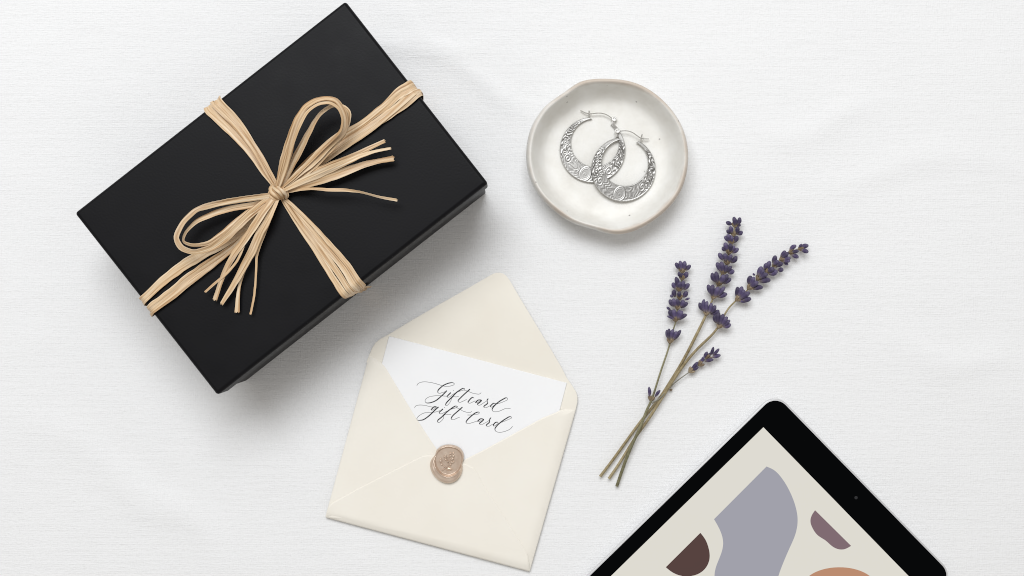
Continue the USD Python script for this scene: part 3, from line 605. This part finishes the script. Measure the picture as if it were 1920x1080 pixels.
# the card
ci_ = [(729.2, 630), (1063.3, 718), (1010, 921), (676, 833)]
card = thing('gift_card', 'white gift card with black handwritten lettering, tucked into the cream envelope', 'card', P(876, 750, .001))
zcd = .0019
part(card, 'card', sheet(ci_, zcd, .00045, .00025, lambda x, y: .0001 * np.sin(x * 25 + y * 31), .006), 'white_card', smooth=40)
def side_drop(edges, amount):
    def w(x, y):
        d = np.minimum.reduce([dist(k, x, y) for k in edges])
        return -amount * (1 - sstep(0, .0045, d))
    return w
def bulge(edges, amount):
    sd = side_drop(edges, amount)
    return lambda x, y: sd(x, y) + .00004 * np.exp(-(((x - ec[0]) / .035) ** 2 + ((y - ec[1] ) / .03) ** 2))
left = [TL] + g5([(345, 601), (385, 625), (420, 652), (450, 695)]) + [(778, 781), (815, 837), (845, 880), (790, 985), BL]
part(env, 'side_flap', sheet(left, .0025, .0004, .00065, bulge(['l', 't'], .0012), .003), 'cream_paper', smooth=22)
right = [TR, BR, (900, 930), (846, 876), (869, 863)] + g6([(1100, 232), (1300, 124), (1500, 14)]) + g5([(1590, 985), (1625, 968), (1660, 962)])
part(env, 'side_flap', sheet(right, .0025, .0004, .00065, bulge(['r', 't'], .0012), .003), 'cream_paper', smooth=22)
bottom = [BL, (617, 948)] + g6([(85, 585), (250, 492), (400, 415), (550, 340), (640, 294), (690, 270), (725, 264), (770, 266), (850, 280), (950, 312), (1000, 330), (1038, 350), (1062, 385), (1100, 462), (1200, 610), (1300, 770), (1400, 925)]) + [(991, 1048), BR]
part(env, 'bottom_flap', sheet(bottom, .0030, .0004, .00065, bulge(['b'], .0014), .003), 'cream_paper', smooth=22)

# lettering
def word(strokes, name='handwritten_word', k=9.0, ox=770, oy=700, dots=()):
    polys = []
    for st in strokes:
        c = spline(np.array(st, float), max(10, len(st) * 7))
        d = np.gradient(c, axis=0); d /= np.maximum(np.linalg.norm(d, axis=1), 1e-9)[:, None]
        press = np.clip(d @ np.array([-.70, .71]), 0, 1) ** 1.6
        press = np.convolve(np.pad(press, 3, mode='edge'), np.ones(7) / 7, mode='valid')
        r = 3.0 + 6.4 * press
        for i in range(len(c) - 1):
            polys.append(unary_union([Point(*c[i]).buffer(r[i], 5), Point(*c[i + 1]).buffer(r[i + 1], 5)]).convex_hull)
    for x, y, r in dots: polys.append(Point(x, y).buffer(r))
    u = unary_union(polys).simplify(.4)
    ms = []
    for g in getattr(u, 'geoms', [u]):
        m = trimesh.creation.extrude_polygon(g, .00004, engine='earcut')
        w = np.array([P(ox + x / k, oy + y / k, zcd) for x, y in m.vertices[:, :2]])
        m.vertices = np.c_[w[:, :2], zcd + .00002 + .0001 * np.sin(w[:, 0] * 25 + w[:, 1] * 31) + m.vertices[:, 2]]
        m.invert()
        ms.append(m)
    part(card, name, cat(ms), 'ink', smooth=False)
B = lambda *p: [(x + 810, y) for x, y in p]
word([
    [(105, 205), (120, 180), (160, 155), (230, 143), (300, 148), (400, 168), (500, 198), (560, 215), (620, 222), (680, 212), (725, 195), (738, 178), (715, 160), (665, 160), (600, 180), (540, 212), (490, 255), (458, 300), (460, 325), (485, 337), (530, 325), (580, 310), (605, 297)],
    [(605, 297), (560, 345), (500, 400), (440, 450), (370, 485), (300, 500), (255, 492), (243, 465), (265, 425), (320, 395), (400, 380), (500, 377), (580, 384), (612, 384)],
    [(672, 330), (630, 372), (615, 395), (640, 402), (690, 372), (760, 330), (850, 295), (900, 277), (912, 262), (895, 254), (850, 270), (780, 317), (710, 387), (640, 457), (595, 512), (590, 537), (605, 543), (640, 520), (680, 460), (700, 412), (720, 396), (760, 398), (810, 388)],
    [(995, 272), (940, 320), (870, 385), (815, 440), (800, 465), (815, 486), (850, 485), (900, 462), (945, 440)],
    [(905, 290), (960, 300), (1020, 325), (1080, 343), (1130, 350), (1165, 347), (1188, 328)],
    B((258, 418), (243, 405), (205, 425), (170, 465), (158, 490), (175, 503), (220, 492), (280, 465)),
    B((372, 448), (335, 450), (295, 480), (284, 494), (310, 495), (350, 470), (385, 452), (345, 497), (316, 523), (332, 536), (390, 520), (450, 480), (490, 447), (498, 430), (484, 445), (482, 470), (490, 495), (460, 530), (425, 568), (445, 580), (500, 562), (545, 540)),
    B((622, 510), (592, 505), (552, 535), (536, 560), (555, 570), (590, 546), (640, 518), (700, 500), (790, 465), (825, 435), (815, 415), (770, 425), (700, 465), (630, 520), (580, 575), (565, 610), (580, 640), (620, 650), (680, 640), (750, 610), (810, 590), (875, 597))],
    dots=[(722, 288, 6)])
word([
    [(65, 578), (85, 552), (140, 535), (220, 538), (300, 555), (370, 570), (425, 574)],
    [(432, 562), (402, 562), (362, 595), (346, 615), (365, 620), (410, 592), (445, 572)],
    [(465, 572), (420, 610), (350, 680), (280, 740), (210, 783), (150, 793), (105, 780), (108, 755), (150, 710), (210, 675), (300, 660), (400, 655), (450, 645), (490, 628)],
    [(540, 605), (500, 640), (482, 665), (497, 682), (545, 672), (600, 645), (700, 600), (770, 578), (792, 562), (770, 553), (720, 570), (650, 620), (570, 690), (500, 757), (455, 815), (465, 830), (510, 810), (555, 750), (570, 702), (600, 695), (680, 690)],
    [(868, 575), (800, 635), (730, 695), (690, 745), (685, 770), (710, 781), (770, 762), (825, 740)],
    [(690, 605), (760, 582), (810, 592), (870, 630), (940, 655), (1000, 660), (1032, 643)]],
    dots=[(573, 575, 6)])
word([
    B((150, 703), (220, 702), (300, 690), (345, 675), (348, 660), (312, 657), (250, 690), (180, 750), (135, 800), (125, 825), (145, 846), (200, 841), (260, 822), (322, 800)),
    B((412, 770), (378, 765), (332, 795), (320, 809), (345, 812), (390, 787), (420, 775), (378, 822), (350, 850), (370, 863), (430, 845), (500, 805), (530, 772), (545, 750), (528, 768), (522, 795), (522, 815), (492, 850), (466, 882), (488, 895), (550, 872), (590, 855)),
    B((662, 826), (632, 826), (592, 860), (585, 884), (605, 888), (640, 862), (690, 838), (780, 805), (860, 770), (893, 745), (880, 733), (830, 745), (750, 795), (680, 850), (628, 905), (612, 940), (625, 975), (670, 993), (740, 990), (820, 965), (880, 930), (908, 895))])

# wax seal, stuck to the envelope
w3 = lambda p: zc(p, 780, 820, 10.8)
zs0 = .0031
outer = w3([(390, 360), (400, 290), (460, 215), (540, 170), (630, 152), (730, 156), (830, 185), (910, 240), (955, 310), (970, 400), (962, 470), (930, 535), (942, 590), (940, 680), (900, 790), (820, 880), (720, 930), (620, 938), (520, 908), (420, 845), (340, 750), (290, 640), (276, 545), (300, 465), (345, 405)])
so = PP(outer, zs0 + .001)[:, :2]; sc_ = PP(w3([(625, 540)]), zs0)[0]
fc = PP(w3([(672, 462)]), zs0 + .001)[0]
NA = 180
A = np.linspace(-math.pi, math.pi, NA, endpoint=False)
def polar(pts, c):
    a = np.arctan2(pts[:, 1] - c[1], pts[:, 0] - c[0]); r = np.hypot(pts[:, 0] - c[0], pts[:, 1] - c[1]); o = np.argsort(a); a, r = a[o], r[o]
    return PchipInterpolator(np.r_[a - 2 * math.pi, a, a + 2 * math.pi], np.r_[r, r, r])
from scipy.ndimage import gaussian_filter1d
ro = gaussian_filter1d(polar(so, sc_)(A), 2.2, mode='wrap')
kk = np.linspace(0, 1, 60)
face = PP(w3([(388, 380), (430, 300), (500, 235), (600, 195), (720, 195), (840, 235), (915, 310), (945, 400), (935, 500), (905, 600), (850, 690), (760, 755), (650, 780), (540, 750), (455, 680), (405, 590), (380, 480)]), zs0 + .001)[:, :2]
rf = polar(face, fc)
v = []
for a, r in zip(A, ro):
    for k in kk:
        x, y = sc_[0] + r * k * math.cos(a), sc_[1] + r * k * math.sin(a)
        ex = min(1, (1 - k) * r / .0019)
        dome_ = math.sqrt(max(0, 1 - (1 - ex) ** 2))
        fa = math.atan2(y - fc[1], x - fc[0]); fk = math.hypot(x - fc[0], y - fc[1]) / float(rf(fa))
        rimw = .45 + .55 * sstep(-.3, .5, -math.sin(fa - .2))       # thick roll at the lower left, thin at the top
        press = sstep(1.06, .90, fk)
        hh = dome_ * (.0017 + .0020 * rimw)
        hh = hh * (1 - press) + press * min(hh, .00150) + .0006 * math.exp(-((fk - 1.02) / .06) ** 2) * dome_ * rimw
        hh += .00003 * (noise(np.array([[x * 900, y * 900, 0]]), 3)[0] - .5) * 2 * dome_
        # a fold in the wax at the upper left and right
        v.append((x, y, zs0 - .0004 + hh))
fs = []
M = len(kk)
for i in range(NA):
    for j in range(M - 1):
        a, b, c, d = i * M + j, i * M + j + 1, ((i + 1) % NA) * M + j + 1, ((i + 1) % NA) * M + j
        fs += [(a, b, c), (a, c, d)]
seal = part(env, 'wax_seal', trimesh.Trimesh(np.array(v), np.array(fs), process=False), 'wax', smooth=True, label='rose gold wax seal stamped with a sprig')
zf_ = zs0 - .0004 + .00150
def leaf(a, b, w):
    a, b = PP(w3([a, b]), zf_ + .0003); L = np.linalg.norm(b - a); d = (b - a) / L
    m = trimesh.creation.icosphere(subdivisions=2); x = m.vertices.copy(); s = np.array([-d[1], d[0], 0])
    prof_ = 1 - .35 * x[:, 0]
    m.vertices = (a + b) / 2 + x[:, :1] * d * L / 2 + x[:, 1:2] * s * (w / 10.8 * PX / 2) * prof_[:, None] + x[:, 2:] * np.array([0, 0, .00062]); return m
sp = []
for st in ([(520, 672), (570, 640), (640, 575), (700, 530), (760, 490)], [(580, 600), (545, 560), (510, 520)], [(640, 560), (650, 510), (700, 460), (750, 400)], [(645, 520), (610, 460), (580, 410)], [(650, 510), (660, 420), (690, 350)]):
    sp.append(tube(spline(PP(w3(st), zf_ + .0001), 14), .00042, 6))
for a, b, w in (((510, 520), (490, 450), 42), ((540, 560), (500, 545), 34), ((520, 500), (500, 410), 30), ((580, 410), (570, 370), 34), ((600, 440), (610, 330), 40), ((625, 470), (575, 425), 34), ((660, 420), (640, 370), 34), ((690, 350), (690, 305), 32), ((680, 400), (725, 345), 34),
                ((740, 345), (770, 300), 34), ((750, 400), (780, 360), 40), ((700, 460), (770, 420), 40), ((715, 350), (700, 310), 26), ((700, 530), (740, 480), 36), ((720, 520), (780, 490), 32), ((690, 570), (715, 540), 30), ((610, 640), (740, 640), 62), ((620, 620), (700, 600), 40)):
    sp.append(leaf(a, b, w))
part(seal, 'sprig_emblem', cat(sp), 'wax', smooth=50)

# ---------------------------------------------------------------- lavender
def bud_mesh(a, b, w, seed):
    """a calyx from base a to tip b (world), width w metres: ribbed, narrow at its base, toothed at its mouth"""
    a, b = np.array(a), np.array(b); L = np.linalg.norm(b - a); d = (b - a) / L
    s = np.cross(d, [0, 0, 1.0]); s /= np.linalg.norm(s); n = np.cross(s, d)
    r_ = np.random.default_rng(seed)
    K, J = 14, 11
    tt = np.linspace(0, 1, J)
    pr_ = np.interp(tt, [0, .08, .25, .5, .75, .9, 1], [.20, .42, .78, 1.0, .95, .72, .30])
    bend = (r_.random() - .5) * .16 * L
    v, uv = [], []
    for j, t in enumerate(tt):
        c = a + d * L * t + s * bend * math.sin(t * math.pi)
        for k in range(K):
            an = 2 * math.pi * k / K
            rr__ = w / 2 * pr_[j] * (1 + (.09 if k % 2 else -.09))
            e = d * (L * .05 * (1 if k % 4 < 2 else -.6) if j == J - 1 else 0)
            v.append(c + rr__ * (math.cos(an) * s + math.sin(an) * n) + e); uv.append((k / K, t))
    f = [tuple(x) for x in grid_faces(J, K, True)]
    v += [a, b - d * L * .04]; uv += [(0, 0), (0, .7)]
    for k in range(K): f += [(J * K, (k + 1) % K, k), (J * K + 1, (J - 1) * K + k, (J - 1) * K + (k + 1) % K)]
    m = trimesh.Trimesh(np.array(v), np.array(f), process=False)
    if m.volume < 0: m.invert()
    return m, np.array(uv)
lr = np.random.default_rng(3)
def whorl(t, base, buds, conv, zax, wscale=1.0, brown=()):
    """a ring of calyces at one node: bracts at its base, each bud a mesh of its own"""
    bp = np.array(conv([base])[0]); c = P(bp[0], bp[1], zax)
    bb = []
    tipm = np.mean([conv([b[1]])[0] for b in buds], 0)
    dd = P(*tipm, zax) - c; dd /= np.linalg.norm(dd)
    for k in range(5):
        an = k * 1.257 + lr.random(); s = np.cross(dd, [0, 0, 1]); 
        off = (math.cos(an) * s + math.sin(an) * np.array([0, 0, 1])) * .0011
        bb.append(bud_mesh(c - dd * .0008, c + dd * .0020 + off * 1.6, .0015, k)[0])
    bb.append(ellipsoid(c, (.0011, .0011, .0011), 1))
    node = part(t, 'flower_whorl', cat(bb), 'bract', smooth=50)
    n = len(buds)
    for i, bd in enumerate(buds):
        a, b = conv([bd[0]])[0], conv([bd[1]])[0]
        w = (bd[2] if len(bd) > 2 else 11.5) * wscale * PX
        up = math.sin((i + .5) / n * math.pi) if n > 2 else .5
        za = zax + (-.0004 + .0018 * up) + (lr.random() - .5) * .0006
        zt = zax + (-.0006 + .0032 * up) + (lr.random() - .5) * .0012
        za, zt = max(za, w / 2 + .0002), max(zt, w / 2 + .0002)
        m, uv = bud_mesh(P(*a, za), P(*b, zt), w * .80, int(lr.integers(1e6)))
        part(node, 'bud', m, 'lavender_bud', smooth=True, uv=uv)
M_ = lambda p: zc(p, 1310, 400, 4.909)
R_ = lambda p: zc(p, 1360, 440, 7.714)
L_ = lambda p: zc(p, 1230, 480, 6.0)
S_ = lambda p: zc(p, 1190, 560, 4.91)
D_ = lambda p: zc(p, 1110, 700, 4.909)
def stem(t, pts, zz, rad, look, seed=0, name='stem'):
    """pts in pixels, heights and radii in mm"""
    W = np.array([P(p[0], p[1], z * .001) for p, z in zip(pts, zz)])
    d = np.r_[0, np.cumsum(np.linalg.norm(np.diff(W, axis=0), axis=1))]
    n = int(d[-1] / .0015); tt = np.linspace(0, d[-1], n)
    C = np.stack([CubicSpline(d, W[:, k], bc_type='natural')(tt) for k in range(2)] + [PchipInterpolator(d, W[:, 2])(tt)], 1)
    r = np.interp(tt, d, rad) * .00062 * (1 + .10 * (noise(np.stack([tt * 120, tt * 0 + seed, tt * 0], -1), 3) - .5))
    m = tube(C, r, 8)
    # four-sided stalk: square up the section a little
    v = np.array(m.vertices); ring = v[:n * 8].reshape(n, 8, 3); ctr = C[:, None, :]
    ring[:, ::2] = ctr + (ring[:, ::2] - ctr) * 1.12; ring[:, 1::2] = ctr + (ring[:, 1::2] - ctr) * .90
    v[:n * 8] = ring.reshape(-1, 3); m.vertices = v
    part(t, name, m, look, smooth=35)
G = 'dried lavender sprigs laid side by side'
# left sprig, its side shoot and the little pair of buds on its stalk
ls = thing('lavender_sprig', 'shortest upright lavender sprig, on the side of the envelope, with a small side shoot', 'lavender sprig', P(1215, 745), G)
stem(ls, L_([(295, 150), (285, 280), (265, 380), (255, 500), (235, 640), (222, 740), (200, 810), (160, 970)]) + S_([(250, 640), (190, 830), (158, 925)]) + D_([(505, 340), (455, 470), (395, 600), (300, 830), (228, 1040)]),
     [3.0, 3.0, 3.0, 3.0, 3.0, 3.0, 2.8, 2.8, 3.2, 4.0, 4.6, 5.0, 5.0, 4.4, 2.6, 1.0], [.5, .5, .55, .6, .6, .6, .6, .7, .75, .8, .85, 1.1, 1.2, 1.2, 1.25, 1.25], 'olive_stem', 1)
whorl(ls, (295, 175), [((255, 150), (223, 78), 10), ((283, 158), (270, 58), 10), ((310, 158), (323, 60), 10.5), ((338, 162), (386, 103), 9.5)], L_, .0032)
whorl(ls, (295, 255), [((318, 252), (352, 183), 11), ((272, 235), (258, 183), 8), ((285, 250), (300, 195), 8)], L_, .0030)
whorl(ls, (262, 385), [((232, 365), (186, 303), 11), ((248, 355), (226, 240), 11), ((268, 365), (266, 290), 11), ((298, 375), (308, 282), 11), ((312, 382), (372, 313), 11)], L_, .0032)
whorl(ls, (265, 475), [((215, 462), (200, 382), 11), ((190, 462), (163, 445), 7), ((262, 462), (266, 402), 9), ((308, 468), (348, 400), 11), ((325, 492), (378, 474), 5)], L_, .0030)
whorl(ls, (243, 585), [((202, 570), (152, 493), 11), ((224, 568), (192, 483), 11), ((250, 565), (238, 488), 10), ((272, 572), (312, 500), 12), ((282, 585), (354, 527), 11)], L_, .0033)
whorl(ls, (222, 722), [((192, 690), (152, 608), 12), ((214, 705), (196, 605), 12), ((236, 705), (268, 612), 12), ((250, 705), (292, 620), 12), ((258, 718), (344, 658), 10), ((205, 715), (128, 675), 6), ((165, 605), (122, 575), 6)], L_, .0034)
whorl(ls, (155, 965), [((135, 930), (122, 835), 9), ((150, 935), (148, 822), 9), ((170, 930), (192, 828), 10), ((190, 938), (232, 850), 10), ((200, 948), (276, 838), 9)], L_, .0032)
whorl(ls, (150, 930), [((133, 905), (132, 815), 7.5), ((188, 905), (232, 845), 7)], S_, .0042, )
stem(ls, S_([(715, 505), (650, 560), (590, 610), (508, 672), (400, 750), (310, 832), (235, 915), (160, 962)]), [2.2, 2.4, 2.4, 2.2, 2.4, 3.4, 5.0, 4.8], [.35, .35, .4, .42, .45, .5, .55, .6], 'grey_stem', 4, name='side_stem')
whorl(ls, (510, 668), [((520, 652), (580, 585), 9), ((530, 662), (585, 628), 8.5)], S_, .0022, .9)
whorl(ls, (598, 606), [((598, 606), (640, 545), 9), ((645, 578), (722, 560), 9.5), ((620, 570), (640, 535), 7)], S_, .0022, .9)
whorl(ls, (665, 545), [((638, 545), (668, 490), 8.5), ((690, 525), (725, 448), 8), ((715, 520), (776, 463), 8), ((712, 540), (788, 520), 10), ((665, 555), (700, 500), 8)], S_, .0024, .9)
# middle sprig
ms_ = thing('lavender_sprig', 'tallest upright lavender sprig, pointing up between the two others', 'lavender sprig', P(1300, 680), G)
stem(ms_, M_([(340, 100), (320, 190), (300, 280), (275, 370), (255, 460), (215, 560), (175, 660), (132, 780), (70, 930)]) + S_([(560, 350), (400, 650), (325, 770)]) + D_([(610, 245), (480, 405), (330, 605), (200, 785), (75, 950)]),
     [3, 3, 3, 3, 3, 3, 3, 3, 3, 2.6, 2.0, 1.8, 1.6, 1.4, 1.3, 1.3, 1.3], [.45, .5, .5, .5, .55, .6, .6, .7, 1.05, 1.2, 1.25, 1.2, 1.2, 1.2, 1.2, 1.2, 1.25], 'dry_stem', 2)
whorl(ms_, (338, 118), [((306, 105), (254, 80), 9.5), ((334, 112), (323, 36), 10.5), ((355, 108), (380, 40), 10), ((362, 122), (378, 95), 8)], M_, .0032)
whorl(ms_, (322, 198), [((290, 190), (260, 153), 8.5), ((308, 185), (291, 120), 10), ((344, 188), (362, 123), 10), ((355, 197), (403, 168), 10)], M_, .0032)
whorl(ms_, (300, 275), [((278, 262), (240, 212), 10), ((292, 258), (264, 195), 11), ((305, 268), (302, 208), 8), ((324, 272), (356, 212), 12)], M_, .0033)
whorl(ms_, (278, 365), [((254, 345), (217, 312), 9), ((266, 338), (240, 272), 11), ((290, 350), (290, 282), 11), ((306, 348), (328, 302), 10), ((306, 365), (366, 324), 10.5)], M_, .0034)
whorl(ms_, (262, 460), [((224, 432), (186, 368), 11), ((248, 438), (238, 372), 12), ((278, 445), (302, 382), 11), ((298, 458), (350, 398), 11.5), ((260, 455), (262, 405), 9)], M_, .0034)
whorl(ms_, (222, 552), [((202, 535), (168, 455), 12), ((220, 540), (206, 450), 12), ((240, 545), (256, 478), 11), ((258, 545), (302, 488), 9), ((268, 552), (326, 528), 12)], M_, .0034)
whorl(ms_, (182, 655), [((162, 635), (122, 552), 12), ((180, 640), (158, 540), 12), ((200, 642), (228, 568), 12), ((216, 648), (268, 565), 11), ((230, 650), (294, 600), 12)], M_, .0035)
whorl(ms_, (132, 775), [((112, 745), (86, 660), 11), ((128, 765), (130, 660), 13), ((148, 768), (180, 680), 13), ((162, 765), (238, 680), 11), ((172, 772), (258, 740), 12)], M_, .0035)
whorl(ms_, (70, 928), [((45, 900), (6, 825), 10), ((58, 910), (48, 795), 10), ((74, 915), (78, 812), 10), ((90, 918), (118, 828), 10), ((104, 922), (155, 850), 11), ((110, 932), (188, 896), 10)], M_, .0035)
# right sprig
rs = thing('lavender_sprig', 'lavender sprig leaning furthest over, its spike above the corner of the tablet', 'lavender sprig', P(1330, 640), G)
stem(rs, R_([(1080, 200), (950, 245), (830, 335), (720, 430), (620, 530), (480, 640), (345, 775), (165, 945), (40, 1075)]) + M_([(180, 1045)]) + S_([(600, 440), (430, 640), (305, 828)]) + D_([(640, 232), (520, 420), (400, 590), (250, 832), (155, 970)]),
     [3, 3, 3, 3, 3, 3, 3, 3, 2.8, 2.8, 2.6, 3.2, 3.9, 3.8, 3.2, 2.6, 1.6, 1.2], [.35, .4, .45, .5, .5, .55, .6, .7, .75, .9, 1.1, 1.15, 1.15, 1.15, 1.15, 1.15, 1.15, 1.2], 'dry_stem', 3)
whorl(rs, (165, 940), [((155, 895), (178, 760), 11), ((190, 905), (242, 755), 12), ((218, 905), (270, 800), 11), ((200, 932), (350, 838), 13), ((240, 952), (368, 925), 12), ((190, 960), (300, 965), 10)], R_, .0034)
whorl(rs, (338, 775), [((338, 725), (366, 598), 13), ((365, 735), (415, 615), 11), ((360, 758), (472, 685), 14), ((400, 790), (538, 758), 12)], R_, .0034)
whorl(rs, (470, 640), [((470, 595), (524, 465), 13), ((498, 605), (552, 500), 10), ((488, 635), (610, 565), 12), ((495, 680), (648, 655), 13), ((430, 590), (400, 560), 5)], R_, .0034)
whorl(rs, (600, 545), [((568, 525), (645, 388), 12), ((560, 500), (590, 415), 9), ((610, 540), (700, 480), 11), ((618, 562), (752, 528), 14)], R_, .0034)
whorl(rs, (700, 445), [((680, 405), (728, 305), 11), ((690, 435), (770, 378), 10), ((735, 462), (828, 408), 12), ((755, 512), (838, 505), 11)], R_, .0032)
whorl(rs, (805, 355), [((798, 318), (866, 235), 10), ((820, 345), (910, 262), 11), ((840, 372), (942, 335), 10), ((838, 388), (935, 380), 9), ((840, 400), (905, 435), 7)], R_, .0031)
whorl(rs, (935, 255), [((928, 225), (1020, 155), 10), ((958, 255), (1058, 232), 9), ((955, 290), (1058, 330), 10)], R_, .0028)
whorl(rs, (1075, 200), [((1085, 200), (1198, 152), 11), ((1095, 222), (1198, 250), 10), ((1060, 190), (1105, 135), 5)], R_, .0026)
whorl(rs, (185, 1045), [((160, 1010), (150, 935), 11), ((178, 1022), (184, 912), 12), ((198, 1030), (228, 930), 12), ((210, 1034), (262, 955), 11), ((218, 1042), (285, 985), 10), ((222, 1046), (294, 1022), 11)], M_, .0046)
cr = ellipsoid(P(1258, 731, .0006), (.0009, .0006, .0006), 2)
cr.vertices += (fbm(cr.vertices * 3000, 2)[:, None] - .5) * .0004
cm = usdkit.mesh(stage, '/World/lavender_crumb', (cr.vertices - P(1258, 731), cr.faces), LOOK['bract'], smooth=40)
UsdGeom.Xformable(cm).AddTranslateOp().Set(Gf.Vec3d(*map(float, P(1258, 731))))
keys(cm.GetPrim(), 'tiny dark lavender crumb lying on the cloth beside the stems', 'crumb')

# ---------------------------------------------------------------- tablet
TZ = .0072
k1, k2 = np.array(P(1454.3, 734.9, TZ)), np.array(P(1791, 1080, TZ))
TW = np.linalg.norm(k2 - k1); TL_ = TW * 1.41
tu = (k2 - k1)[:2] / TW; tv = np.array([tu[1], -tu[0]])         # tv: down the long side
if (P(1105, 1080, TZ)[:2] - k1[:2]) @ tv < 0: tv = -tv
tc_ = k1[:2] + tu * TW / 2 + tv * TL_ / 2
tab = thing('tablet', 'tablet computer with black bezel, its lit screen showing abstract cut-out shapes', 'tablet', (tc_[0], tc_[1], 0))
def tp(px, py, z):   # pixel -> tablet coordinates (along tu, along tv) from its upper corner
    p = P(px, py, z)[:2] - k1[:2]; return np.array([p @ tu, p @ tv])
def tplace(m): return place(m, (tc_[0], tc_[1], 0), tu)
body = slab(TW, TL_, .0092, [(.006, 0.0), (.003, .0004), (.0012, .0016), (.0003, .0034), (0, .0050), (0, .0063), (.0002, .0068), (.0006, .0071), (.0012, .0071)], 14)
part(tab, 'metal_body', tplace(body), 'aluminium', smooth=30)
glass = slab(TW - .0020, TL_ - .0020, .0082, [(.0001, .0060), (0, .0068), (.00008, .00715), (.0003, TZ), (.001, TZ)], 14)
part(tab, 'bezel', tplace(glass), 'bezel_glass', smooth=25)
def poly_plate(px, z0, z1, look, name, world=None):
    w = PP(px, z1)[:, :2] if world is None else world
    g = Polygon(w).buffer(0)
    m = trimesh.creation.extrude_polygon(g, z1 - z0, engine='earcut'); m.apply_translation((0, 0, z0))
    return part(scr if name != 'screen' else tab, name, m, look, smooth=False)
s0 = tp(1431.4, 801, TZ)
c4 = [k1[:2] + tu * a + tv * b for a, b in ((s0[0], s0[1]), (TW - s0[0], s0[1]), (TW - s0[0], TL_ - s0[1]), (s0[0], TL_ - s0[1]))]
scr = None
scr = poly_plate(None, TZ - .0001, TZ + .00004, 'screen_cream', 'screen', np.array(c4))
h8 = lambda p: zc(p, 1100, 730, 2.743)
def sm(pts, n=6, sharp=()):
    """closed outline smoothed between its sharp points (indices)"""
    pts = [tuple(p) for p in pts]; sharp = sorted(sharp); out = []
    for a, b in zip(sharp, sharp[1:] + [sharp[0] + len(pts)]):
        seg = [pts[i % len(pts)] for i in range(a, b + 1)]
        out += [tuple(x) for x in spline(np.array(seg), max(2, n * (len(seg) - 1)))[:-1]]
    return out
poly_plate(sm(h8([(925, 397), (960, 413), (1000, 452), (1042, 520), (1072, 595), (1085, 670), (1075, 740), (1042, 820), (1008, 900), (985, 965), (965, 1040), (915, 1110), (830, 1140), (740, 1115), (680, 1050), (658, 980), (662, 925), (688, 855), (702, 790), (690, 735), (655, 668)]), 6, (0, 20)), TZ, TZ + .00008, 'screen_lilac', 'screen_shape')
poly_plate(sm(h8([(585, 738), (610, 772), (628, 820), (633, 860), (618, 910), (582, 945), (530, 961), (478, 957), (436, 938), (407, 915)]), 6, (0, 9)), TZ, TZ + .00008, 'screen_brown', 'screen_shape')
poly_plate(sm(h8([(1175, 622), (1360, 805), (1322, 823), (1270, 812), (1228, 777), (1190, 752), (1161, 712), (1151, 680), (1158, 648)]), 6, (0, 1)), TZ, TZ + .00008, 'screen_mauve', 'screen_shape')
poly_plate([(1100 + (1300 + 190 * math.cos(a)) / 2.743, 730 + (1020 - 105 * math.sin(a)) / 2.743) for a in np.linspace(0, 2 * math.pi, 60)[:-1]], TZ, TZ + .00008, 'screen_clay', 'screen_shape')
cp = P(1605, 933, TZ)
ln = trimesh.creation.cylinder(.0009, .0002, sections=20); ln.apply_translation((cp[0], cp[1], TZ + .00001))
part(tab, 'camera_lens', ln, 'lens', smooth=30)
